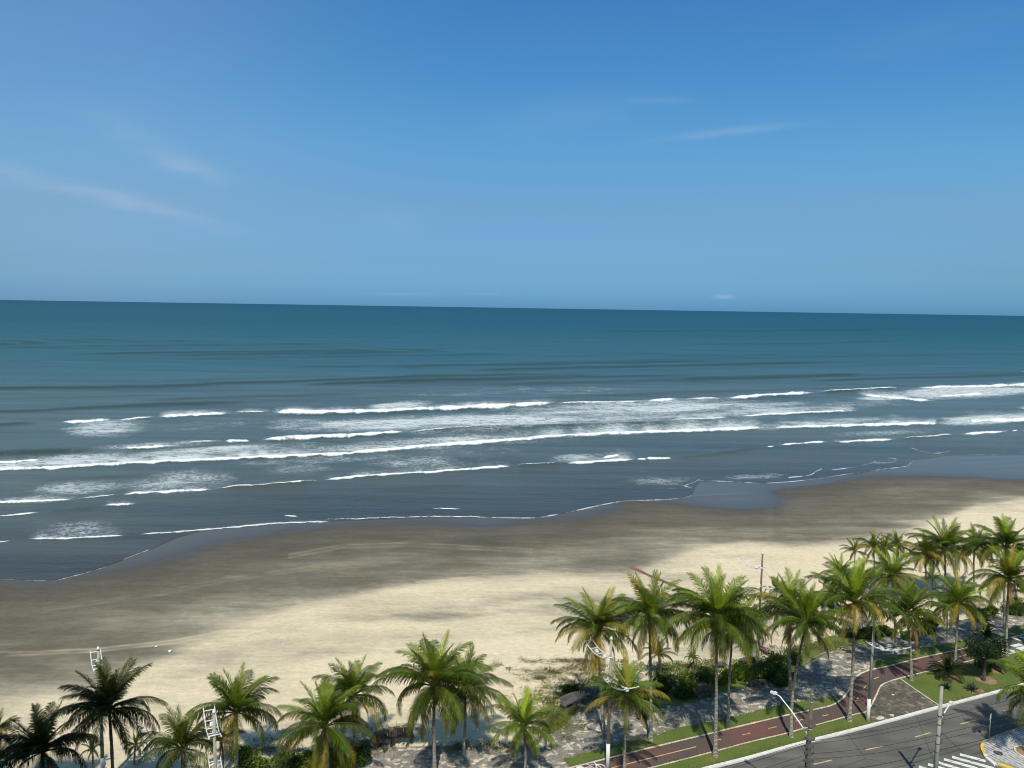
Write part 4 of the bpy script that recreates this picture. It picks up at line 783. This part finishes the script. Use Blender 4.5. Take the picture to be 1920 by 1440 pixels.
def rosette(name, cx, by, r_px, label, cat, leaves=26, col=(.04, .07, .025), cyc=False, trunk=.25, seed=1, wide=.09, soil=None):
    B = G(cx, by, .02); dep = (B-np.array([0, 0, H]))@FV; L = r_px*dep/FPX*1.15; r = np.random.RandomState(seed)
    o = empty(name, (B[0], B[1], .0), label, cat, 'ornamental plants on the lawns')
    if cyc:
        V, F, T = fronds_mesh(L, seed, 34, .0, 1., 1., 0, .95); T = np.tile(np.array(col), (len(T), 1))*r.uniform(.6, 1.4, (len(T), 1))
        mesh('crown', V, F, MT['bush'], o, False, T, loc=(0, 0, trunk))
        mb = MB(); mb.tube([(0, 0, -.1), (0, 0, trunk*.6), (0, 0, trunk)], [.2, .18, .14], 9); mb.build('stem', MT['bench'], o)
    else:
        V = []; F = []; T = []
        for i in range(leaves):
            a = i*2.4+r.uniform(-.2, .2); e = radians(80-70*(i/leaves)**.8); n = len(V); l = L*r.uniform(.8, 1.1)
            d = np.array([cos(a)*cos(e), sin(a)*cos(e), sin(e)]); s = np.array([-sin(a), cos(a), 0]); cc = np.array(col)*r.uniform(.7, 1.35)
            for t, w in ((0, .6), (.35, 1.), (.75, .6), (1, .02)):
                p = d*l*t+np.array([0, 0, .05-.12*t*t*l]); V += [p-s*wide*w, p+np.array([0, 0, -.02]), p+s*wide*w]; T += [cc]*3
            F += [(n+3*j+k, n+3*j+k+1, n+3*j+k+4, n+3*j+k+3) for j in range(3) for k in range(2)]
        mesh('crown', V, F, MT['bush'], o, False, np.array(T))
    if soil: disc('soil_patch', (B[0]+soil[0], B[1]+soil[1]), soil[2], .03, MT['soil'], 16)
rosette('cycad', 1776, 1268, 29, 'dark cycad with stiff arching leaves on the lawn by the bike path', 'cycad', cyc=True, col=(.035, .05, .015), trunk=.55, seed=5, soil=(.3, -.2, .75))
rosette('cycad', 1858, 1252, 26, 'cycad in the shade behind the small tree on the lawn', 'cycad', cyc=True, col=(.035, .06, .018), trunk=.5, seed=8, soil=(.2, -.5, .8))
rosette('agave', 1774, 1290, 14, 'small spiky agave just in front of the dark cycad', 'agave', col=(.07, .10, .05), seed=3)
rosette('agave', 1823, 1294, 17, 'grey green agave in a round soil bed near the white kerb', 'agave', col=(.09, .12, .075), seed=4, soil=(.3, -.1, .8))
rosette('agave', 1278, 1278, 12, 'spiky agave at the dune edge among the shrubs', 'agave', col=(.10, .13, .07), seed=6)
rosette('agave', 1460, 1258, 14, 'spiky plant between the large shrub and the upright palm trunk', 'agave', col=(.05, .09, .03), seed=9)
rosette('agave', 1205, 1345, 18, 'broad bladed plant in the shade at the paving edge', 'agave', col=(.05, .085, .02), seed=12, wide=.16)
rosette('cycad', 1848, 1206, 22, 'dark cycad showing above the small tree', 'cycad', cyc=True, col=(.03, .055, .018), trunk=.9, seed=18)
def small_tree():
    B = G(1844, 1276); dep = (B-np.array([0, 0, H]))@FV; s = dep/FPX; r = np.random.RandomState(4)
    o = empty('small_tree', (B[0], B[1], 0), 'small dark leafy tree with thin forked trunk in a soil bed on the lawn', 'tree')
    mb = MB(); top = 64*s
    mb.tube([(0, 0, -.2), (.05, 0, .4), (0, .05, top*.35), (-.05, 0, top*.6)], [.3, .15, .12, .1], 9)
    tips = []
    for i in range(9):
        a = i*2.4; e = (cos(a)*26*s*r.uniform(.5, 1), sin(a)*22*s*r.uniform(.5, 1), top*r.uniform(.8, 1.15)); tips.append(e)
        mb.tube([(0, .02, top*.36), (e[0]*.4, e[1]*.4, top*.65), e], [.07, .05, .02], 6)
    mb.build('trunk', MT['benchdark'], o, True)
    n = 5200; c = np.array(tips)[r.randint(0, 9, n)]; q = r.normal(size=(n, 3)); q /= np.linalg.norm(q, axis=1)[:, None]; P = c+q*r.uniform(.4, 1.1, (n, 1))*np.array([.85, .8, .6])
    col = np.array([.030, .055, .022])*r.uniform(.5, 1.6, (n, 1)); V, F, T = leafcloud(P, .26, r, col, .35); mesh('crown', V, F, MT['bush'], o, False, T)
    disc('soil_patch', (B[0]+.3, B[1]+.1), 1.0, .03, MT['soil'])
small_tree()
def creepers():
    r = np.random.RandomState(8); PP = []; CC = []
    for (a, b, ra, rb, n, c) in ((1040, 1335, 42, 34, 1500, (.13, .14, .035)), (1085, 1300, 60, 20, 1800, (.12, .13, .035)), (1075, 1268, 70, 18, 900, (.12, .12, .04)), (1010, 1262, 60, 16, 420, (.11, .11, .045)), (1110, 1246, 50, 10, 450, (.12, .11, .04)), (1060, 1240, 110, 3, 380, (.10, .09, .045)), (930, 1257, 120, 2, 110, (.08, .07, .04)), (1030, 1360, 26, 18, 900, (.13, .145, .035)),
                             (1290, 1254, 60, 12, 1500, (.10, .13, .03)), (1340, 1248, 60, 8, 400, (.11, .13, .03)), (1245, 1262, 40, 10, 500, (.10, .13, .03)), (500, 1408, 60, 22, 500, (.10, .11, .03)), (660, 1400, 90, 14, 800, (.12, .13, .035)), (740, 1372, 60, 8, 300, (.12, .13, .04)), (1555, 1215, 50, 12, 500, (.12, .13, .04)), (1010, 1300, 50, 30, 300, (.14, .13, .05)), (900, 1400, 100, 8, 500, (.12, .13, .04)), (1160, 1262, 60, 10, 400, (.11, .13, .03)),
                             (1500, 1216, 40, 10, 500, (.13, .12, .06)), (1690, 1170, 120, 8, 300, (.10, .11, .04)), (980, 1340, 30, 20, 200, (.14, .14, .05)), (1060, 1385, 0.1, 0.1, 1, (.1, .1, .04))):
        for _ in range(max(1, int(n/14))):
            u0 = a+r.normal()*ra*.55; v0 = b+r.normal()*rb*.55; g = G(u0, v0, -.04); k = 40
            q = r.normal(size=(k, 3))*np.array([.35, .28, .03]); PP.append(np.array([g[0], g[1], .02])+np.abs(q)*np.array([0, 0, 1])+q*np.array([1, 1, 0])); CC.append(np.array(c)*.62*r.uniform(.6, 1.4)*np.ones((k, 3)))
    P = np.vstack(PP); V, F, T = leafcloud(P, .12, r, np.vstack(CC)*1.9, .7); o = mesh('ground_cover', V, F, MT['bush'], None, False, T); tag(o, 'creeping dune plants scattered over the sand at the promenade edge', 'ground cover', kind='stuff')
creepers()
def tufts():                                     # blades along the lawn edges
    r = np.random.RandomState(3); V = []; F = []; T = []
    for P in (px2(GUP), px2(sub(BT, 1060, 1560)), px2([(1300, 1442), (1400, 1416), (1508, 1387), (1620, 1358)]), px2(sub(BB, 1200, 1600)), px2([(1700, 1269), (1752, 1257), (1833, 1237)]), px2(VERGE[1:12]), px2([(1770, 1320), (1830, 1303), (1880, 1290)])):
        for a, b in zip(P[:-1], P[1:]):
            for _ in range(int(math.dist(a, b)*22)):
                t = r.rand(); x = a[0]+(b[0]-a[0])*t+r.normal()*.12; y = a[1]+(b[1]-a[1])*t+r.normal()*.16; n = len(V); an = r.uniform(0, 6.28); l = r.uniform(.06, .17); w = .022
                V += [(x-w*cos(an), y-w*sin(an), .02), (x+w*cos(an), y+w*sin(an), .02), (x+r.normal()*.05, y+r.normal()*.05, .02+l)]; F.append((n, n+1, n+2)); T.append(np.array([.075, .11, .02])*r.uniform(.6, 1.5)*np.ones((3, 3)))
    o = mesh('grass_tufts', V, F, MT['bush'], None, False, np.vstack(T)); tag(o, 'ragged grass blades along the edges of the lawns', 'grass', kind='stuff')
tufts()

# ------------------------------------------------------------------ ladder armed lamp posts
SHV = np.array([-.39, .921, 0.])       # seaward across the promenade
def ladder_post(B, h, label, rz=0., whiteb=True, lower=True):
    o = empty('lamp_post', (B[0], B[1], 0), label, 'lamp post', 'ladder armed promenade lamp posts', rz)
    mb = MB(); mb.tube([(0, 0, -.3), (0, 0, 2.2)], [.17, .16], 12); mb.build('painted_base', MT['white'] if whiteb else MT['rust'], o, True)
    mb = MB(); mb.tube([(0, 0, 2.2), (0, 0, h-.18)], [.14, .095], 12); mb.build('pole', MT['concrete'] if whiteb else MT['rust'], o, True)
    mb = MB(); mb.tube([(0, 0, h-.18), (0, 0, h)], [.125, .09], 12); mb.ball((0, 0, h), .09, 8); mb.build('pole_cap', MT['white'], o, True)
    d = SHV; e = np.array([d[1], -d[0], 0])
    def arm(z0, r0, r1, f, nr, boxes):
        fr = MB(); P = lambda r, s: tuple(d*r+e*s+np.array([0, 0, z0+f(r)])); rs = np.linspace(r0, r1, 15)
        for s in (-.37, .37): fr.tube([P(r, s) for r in rs], .036, 7)
        for r in np.linspace(r0+.08*(r1-r0), r1-.06*(r1-r0), nr): fr.tube([P(r, -.37), P(r, .37)], .035, 6)
        fr.tube([P(-.15, -.37), P(.15, .37)], .05, 6); a = fr.build('arm', MT['paleSteel'], o, True)
        for (r, s) in boxes:
            p = P(r, s); fb = MB(); fb.box((p[0], p[1], p[2]-.06), (.26, .32, .11), math.atan2(d[1], d[0])-pi/2, .25); fb.box((p[0], p[1], p[2]+.04), (.2, .22, .08), math.atan2(d[1], d[0])-pi/2); fb.build('floodlight', MT['paleSteel'], o)
    arm(h-1.75, -.5, 4.0, lambda r: -.42*sin(pi*np.clip(r/4., 0, 1))+.1*(r < 0), 5, [(1.1, .1), (2.4, .05)])
    if lower:
        zl = h-3.7; arm(zl, .5, -3.7, lambda r: .12*(r+.5)**2 if r < 0 else .03+.2*r, 5, [(-1.1, -.05), (-2.4, .1)])
        st = MB(); q = d*-2.6; st.tube([(0, 0, h-1.9), (q[0], q[1], zl+.9)], .02, 5); st.build('stay_cable', MT['galv'], o)
    return o
B = G(1139, 1441); t = atY(1146, 1195, B[1]); HP = float(t[2]); ladder_post(B, HP, 'grey lamp post with two curved white ladder arms in front of the yellowing palm')
B = G(1627, 1352); ladder_post(B, 11.2, 'lamp post with white painted base standing beside the bike path bend')
t = G(401, 1332, 11.2); ladder_post(t, 11.2, 'lamp post with a white ladder arm before the green palm at lower left', .06)
t = G(184, 1214, 11.2); ladder_post(t, 11.2, 'lamp post whose white ladder arm rises above the shaded palm at far left', .16)
t = G(1430, 1036, 11.2); ladder_post(t, 11.2, 'rusty lamp post with white ladder arms on the sand behind the palms', whiteb=False)

# ------------------------------------------------------------------ utility poles and cables
def upole(B, h, label, mat, armend, headpx, attachz, kit):
    o = empty('utility_pole', (B[0], B[1], 0), label, 'utility pole', 'utility poles on the landward side of the road')
    mb = MB(); mb.tube([(0, 0, -.3), (0, 0, h)], [.20, .115], 12); mb.build('pole', mat, o, True)
    e = armend-np.array([B[0], B[1], 0]); mb = MB()
    mb.tube([(0, 0, attachz), (e[0]*.55, e[1]*.55, attachz+(e[2]-attachz)*.65), (e[0]*.9, e[1]*.9, e[2]-.02), tuple(e)], .05, 8); mb.build('lamp_arm', MT['paleSteel'], o, True)
    mb = MB(); dd = e[:2]/np.linalg.norm(e[:2]); a = math.atan2(dd[1], dd[0])-pi/2
    mb.box((e[0]+dd[0]*.25, e[1]+dd[1]*.25, e[2]+.02), (.20, .5, .10), a); mb.box((e[0]+dd[0]*.1, e[1]+dd[1]*.1, e[2]+.11), (.16, .22, .09), a); mb.box((e[0]+dd[0]*.3, e[1]+dd[1]*.3, e[2]-.06), (.2, .4, .05), a); mb.build('lamp_head', MT['paleSteel'], o)
    mb = MB(); rr = random.Random(int(B[0])); rd = np.array([.92, .39, 0])
    for j, z in enumerate(kit):
        mb = MB(); mb.box((.24, .06, z), (.34, .10, .10), .3); mb.tube([(.38, .1, z-.05), (.38, .1, z+.16)], [.06, .04], 7); mb.tube([(0, 0, z-.03), (0, 0, z+.03)], .175, 10)
        if h > 10: mb.box((-.22, -.05, z+.15), (.22, .16, .2), .2)
        mb.build('insulator', MT['iron'], o)
    for z in (h-.35, h-.95, h-3.0) if h > 10 else ():
        m2 = MB(); m2.tube([(0, 0, z), (0, 0, z+.06)], .135+(h-z)*.008, 10); m2.build('clamp_band', MT['galv'], o, True)
    return o
U1 = G(1523, 1293, 11.); U2 = G(1766, 1287, 9.)
a1 = atY(1511, 1382, U1[1]); e1 = atY(1456, 1302, U1[1]+2.4)
u1 = upole(U1, 11., 'dark weathered utility pole with equipment boxes and a long white lamp arm', MT['darkpole'], e1, None, float(a1[2]), (7.2, 6.6, 6.1, 5.5, 4.6, 8.2))
mb = MB(); mb.box((-.42, -.1, 4.6), (.5, .45, 1.0)); mb.box((.35, -.15, 4.0), (.3, .3, .7)); mb.tube([(-.05, .3, 3.2), (-.05, .3, 7)], .06, 6); mb.build('equipment_box', MT['iron'], u1)
a2 = atY(1767, 1353, U2[1]); e2 = atY(1781, 1320, U2[1]+2.0)
upole(U2, 9., 'pale concrete utility pole standing before the zebra crossing', MT['concrete'], e2, None, float(a2[2]), (6.6, 5.9, 5.0, 4.3, 3.6))
rd = np.array([.92, .39, 0]); 
for k, (z1, z2, s) in enumerate(((7.3, 6.7, -.3), (6.7, 6.0, .25), (6.2, 5.1, -.1), (5.6, 4.4, .2), (4.7, 3.7, 0))):
    A = np.array([U1[0], U1[1]+s, z1]); Bq = np.array([U2[0], U2[1]+s, z2]); A0 = A-rd*34+np.array([0, 0, .2]); B0 = Bq+rd*36+np.array([0, 0, .5]); mb = MB(); pts = []
    for p, q in ((A0, A), (A, Bq), (Bq, B0)):
        for i in range(12):
            t = i/12; x = p*(1-t)+q*t; x[2] -= 4*t*(1-t)*(.012*np.linalg.norm(q-p)+.05*k); pts.append(tuple(x))
    pts.append(tuple(B0)); mb.tube(pts, .014 if k < 4 else .020, 5)
    tag(mb.build('power_cable', MT['black'], None, True), ['topmost black cable strung between the two utility poles', 'second black cable from the top between the two utility poles', 'middle black cable between the two utility poles', 'fourth black cable from the top between the two utility poles', 'lowest and thickest black cable between the two utility poles'][k], 'cable', 'cables between the utility poles')

# ------------------------------------------------------------------ benches
def bench(px_, py_, length, ang, label, mat, back=True, curve=0., hgt=.5, group='benches on the promenade'):
    B = G(px_, py_); o = empty('promenade_bench', (B[0], B[1], 0), label, 'bench', group, ang)
    n = 12; xs = np.linspace(-length/2, length/2, n); yc = lambda x: curve*(1-(2*x/length)**2)
    def strip(name, y0, y1, z0, z1, m, slats=0, lean=0.):
        mb = MB()
        segs = np.linspace(-length/2, length/2, 13) if not slats else np.linspace(-length/2, length/2, slats+1)
        for a, b in zip(segs[:-1], segs[1:]):
            g = .02 if slats else 0; V = []
            for x in (a+g, b-g):
                for (y, z) in ((y0, z0), (y1, z0), (y1+lean, z1), (y0+lean, z1)): V.append((x, y+yc(x), z))
            mb.add(V, [(0, 1, 2, 3), (4, 7, 6, 5), (0, 4, 5, 1), (1, 5, 6, 2), (2, 6, 7, 3), (3, 7, 4, 0)])
        return mb.build(name, m, o)
    strip('seat', -.28, .26, hgt-.12, hgt, mat, int(length/.16))
    if back: strip('backrest', .27, .36, hgt-.05, hgt+.5, mat, int(length/.2), .12)
    for x in np.linspace(-length/2+.22, length/2-.22, 2 if length < 2.4 else 3):
        mb = MB(); mb.box((x, yc(x), (hgt-.12)/2-.02), (.22, .46, hgt-.12+.04)); mb.build('leg', MT['benchdark'] if mat is not MT['benchgrey'] else MT['benchgrey'], o)
bench(738, 1398, 3.6, radians(20), 'long brown bench with backrest beside the sand at bottom centre', MT['bench'], curve=.3, hgt=.62)
bench(1078, 1326, 2.9, radians(32), 'dark curved bench at the left end of the shaded paving', MT['benchgrey'], curve=.3, hgt=.6)
bench(1112, 1314, 2.6, radians(5), 'dark curved bench half hidden behind the yellowing palm trunk', MT['benchgrey'], curve=.35, hgt=.6)
bench(1321, 1309, 1.9, radians(22), 'short weathered block bench on the paving left of the big palm trunk', MT['bench'], hgt=.55)
bench(1420, 1288, 2.0, radians(16), 'slatted bench with stone feet on the paving below the dark shrubs', MT['bench'], back=False, curve=.12, hgt=.6)
bench(1402, 1246, 1.9, radians(12), 'dark bench on the sand side beside the person in white', MT['benchgrey'], back=False, curve=.25, hgt=.6)
bench(1350, 1254, 1.5, radians(8), 'low rounded stone bench behind the shrubs left of the person in white', MT['benchgrey'], back=False, curve=.2, hgt=.5)
bench(1845, 1166, 2.2, radians(15), 'dark bench near the beach edge left of the pale trunked palm', MT['benchgrey'], hgt=.5)

# ------------------------------------------------------------------ small things
def slabstone(px_, py_, w, d, h, ang, label):
    B = G(px_, py_); rr = random.Random(int(px_)); n = 8; V = []
    for z, k in ((-.02, 1.), (h*.7, .98), (h, .86)):
        for i in range(n):
            a = 2*pi*i/n; V.append((w/2*k*cos(a)*(1+.15*rr.uniform(-1, 1)), d/2*k*sin(a)*(1+.15*rr.uniform(-1, 1)), z+rr.uniform(0, .02)))
    F = [(j*n+i, j*n+(i+1) % n, (j+1)*n+(i+1) % n, (j+1)*n+i) for j in range(2) for i in range(n)]+[tuple(2*n+i for i in range(n))]
    o = mesh('stone_slab', V, F, MT['cream']); o.location = (B[0], B[1], 0.01); o.rotation_euler = (0, 0, ang); tag(o, label, 'stone', 'pale stones on the promenade')
slabstone(1650, 1347, .95, .42, .08, .35, 'pale flat stone at the kerb right of the white based lamp post')
slabstone(1672, 1342, .5, .3, .1, .2, 'smaller pale stone at the kerb beside the plaza corner')
slabstone(1622, 1251, .55, .28, .14, .5, 'white block left of the lamp post above the path bend')
slabstone(1611, 1258, .4, .25, .06, .2, 'thin white fragment beside the bike path bend')
slabstone(1674, 1303, .3, .22, .05, .2, 'small white stone in the middle of the dark stone plaza')
B = G(1854, 1386.5); o = empty('sign_post', (B[0], B[1], 0), 'thin grey sign post seen edge on at the sidewalk corner', 'sign post'); mb = MB(); mb.tube([(0, 0, 0), (0, 0, 2.5)], .03, 8); mb.build('pole', MT['galv'], o, True)
mb = MB(); mb.box((0, 0, 2.15), (.015, .45, .5), radians(-50)); mb.build('sign_plate', MT['galv'], o)
def parasol():
    B = G(1168, 1163); x, y = B[0], B[1]; z = bz(x, y); o = empty('beach_parasol', (x, y, z), 'turquoise beach parasol standing on the sand between two palm crowns', 'parasol')
    mb = MB(); mb.tube([(0, 0, -.2), (.15, 0, 2.1)], .025, 6); mb.build('pole', MT['white'], o)
    V = [(.2, 0, 2.15)]+[(.2+.75*cos(i*pi/6), .75*sin(i*pi/6), 1.78+.04*(i % 2)) for i in range(12)]+[(.2+.42*cos(i*pi/6), .42*sin(i*pi/6), 2.05) for i in range(12)]
    F = [(0, 13+i, 13+(i+1) % 12) for i in range(12)]+[(13+i, 1+i, 1+(i+1) % 12, 13+(i+1) % 12) for i in range(12)]
    mesh('canopy', V, F, MT['teal'], o)
parasol()
rp = smoothline(px2([(1182, 1062), (1215, 1078), (1250, 1093), (1283, 1107), (1307, 1121), (1345, 1147), (1385, 1180), (1424, 1213), (1442, 1229)], -.1))
ribbon('red_sand_strip', rp, .75, .035, MT['redpath'], .12, zf=bz, wob=.15)
def bag(px_, py_, s, label):
    B = G(px_, py_, -.1); z = bz(B[0], B[1]); mb = MB(); mb.ball((0, 0, .1), s, 8, .5); rr = random.Random(int(px_))
    mb.V = [(x*rr.uniform(.7, 1.3), y*rr.uniform(.7, 1.3), zz) for x, y, zz in mb.V]; o = mb.build('litter', MT['white']); o.location = (B[0], B[1], z); tag(o, label, 'litter', 'white litter on the sand')
bag(319, 1222, .2, 'larger white scrap lying on the sand right of the left lamp post'); bag(293, 1213, .14, 'smaller white scrap lying on the sand right of the left lamp post')
def skinned(name, verts, edges, rad, mat, parent):
    me = bpy.data.meshes.new(name); me.from_pydata(verts, edges, []); o = bpy.data.objects.new(name, me); COL.objects.link(o); o.parent = parent
    m = o.modifiers.new('skin', 'SKIN'); 
    for i, r_ in enumerate(rad): me.skin_vertices[0].data[i].radius = (r_, r_*.85)
    me.skin_vertices[0].data[0].use_root = True
    s = o.modifiers.new('sub', 'SUBSURF'); s.levels = 1; s.render_levels = 1; me.materials.append(mat); return o
def person():
    B = G(1419, 1249); o = empty('person', (B[0], B[1], 0), 'person in loose white clothes standing behind the dark shrubs', 'person', rz=.5)
    V = [(0, 0, .95), (0, 0, 1.2), (0, .01, 1.42), (0, .01, 1.5), (0, 0, 1.62), (0, -.01, 1.7), (.18, 0, 1.4), (.24, .02, 1.14), (.22, -.06, .9), (-.18, 0, 1.4), (-.25, .02, 1.14), (-.2, -.1, .92), (.1, 0, .88), (.11, -.02, .5), (.12, .02, .08), (.12, -.12, .03), (-.1, 0, .88), (-.11, .02, .5), (-.12, .03, .08), (-.12, -.1, .03)]
    E = [(0, 1), (1, 2), (2, 3), (3, 4), (4, 5), (2, 6), (6, 7), (7, 8), (2, 9), (9, 10), (10, 11), (0, 12), (12, 13), (13, 14), (14, 15), (0, 16), (16, 17), (17, 18), (18, 19)]
    R = [.14, .13, .13, .055, .09, .08, .06, .045, .035, .06, .045, .035, .09, .065, .045, .035, .09, .065, .045, .035]
    skinned('body', V, E, R, MT['skin'], o)
    ix = [0, 1, 2, 6, 7, 9, 10, 12, 13, 16, 17]; mp = {a: i for i, a in enumerate(ix)}
    VV = [V[i] for i in ix]+[(.115, 0, .2), (-.115, .02, .2)]; EE = [(mp[a], mp[b]) for a, b in E if a in mp and b in mp]+[(mp[13], 11), (mp[17], 12)]
    skinned('clothing', VV, EE, [.18, .165, .16, .085, .075, .085, .075, .13, .10, .13, .10, .09, .09], MT['cloth'], o)
    mb = MB(); mb.ball((0, .025, 1.70), .115, 10, 1.05); mb.build('hair', MT['hair'], o, True)
person()

# ------------------------------------------------------------------ unseen tower added behind the camera to shade the palms at lower left
def tower():
    x0, x1, y0, y1, h = -95., -28.5, -30., -4., 93.
    o = empty('shade_tower', ((x0+x1)/2, (y0+y1)/2, 0), 'unseen tall tower added behind the viewpoint to the left to shade the palms', 'building')
    cx, cy = (x0+x1)/2, (y0+y1)/2; mb = MB(); mb.box((0, 0, h/2), (x1-x0, y1-y0, h)); mb.build('shade_tower_wall', MT['facade'], o)
    mb = MB(); mb.box((0, 0, h+.3), (x1-x0-2, y1-y0-2, .6)); mb.build('shade_tower_roof', MT['concrete'], o)
    for f in range(31):
        mb = MB(); gl = MB()
        for i in range(9):
            x = -(x1-x0)/2+4+i*7.3; mb.box((x, (y1-y0)/2+.6, 3*f+3.1), (5.4, 1.3, .15)); mb.box((x, (y1-y0)/2+1.2, 3*f+3.65), (5.4, .08, 1.0)); gl.box((x, (y1-y0)/2+.02, 3*f+4.2), (4.4, .1, 2.))
        mb.build('balcony', MT['white'], o); gl.build('window', MT['glass'], o)
tower()  # unseen tower added to shade the palms at lower left
print('objects', len(COL.objects))
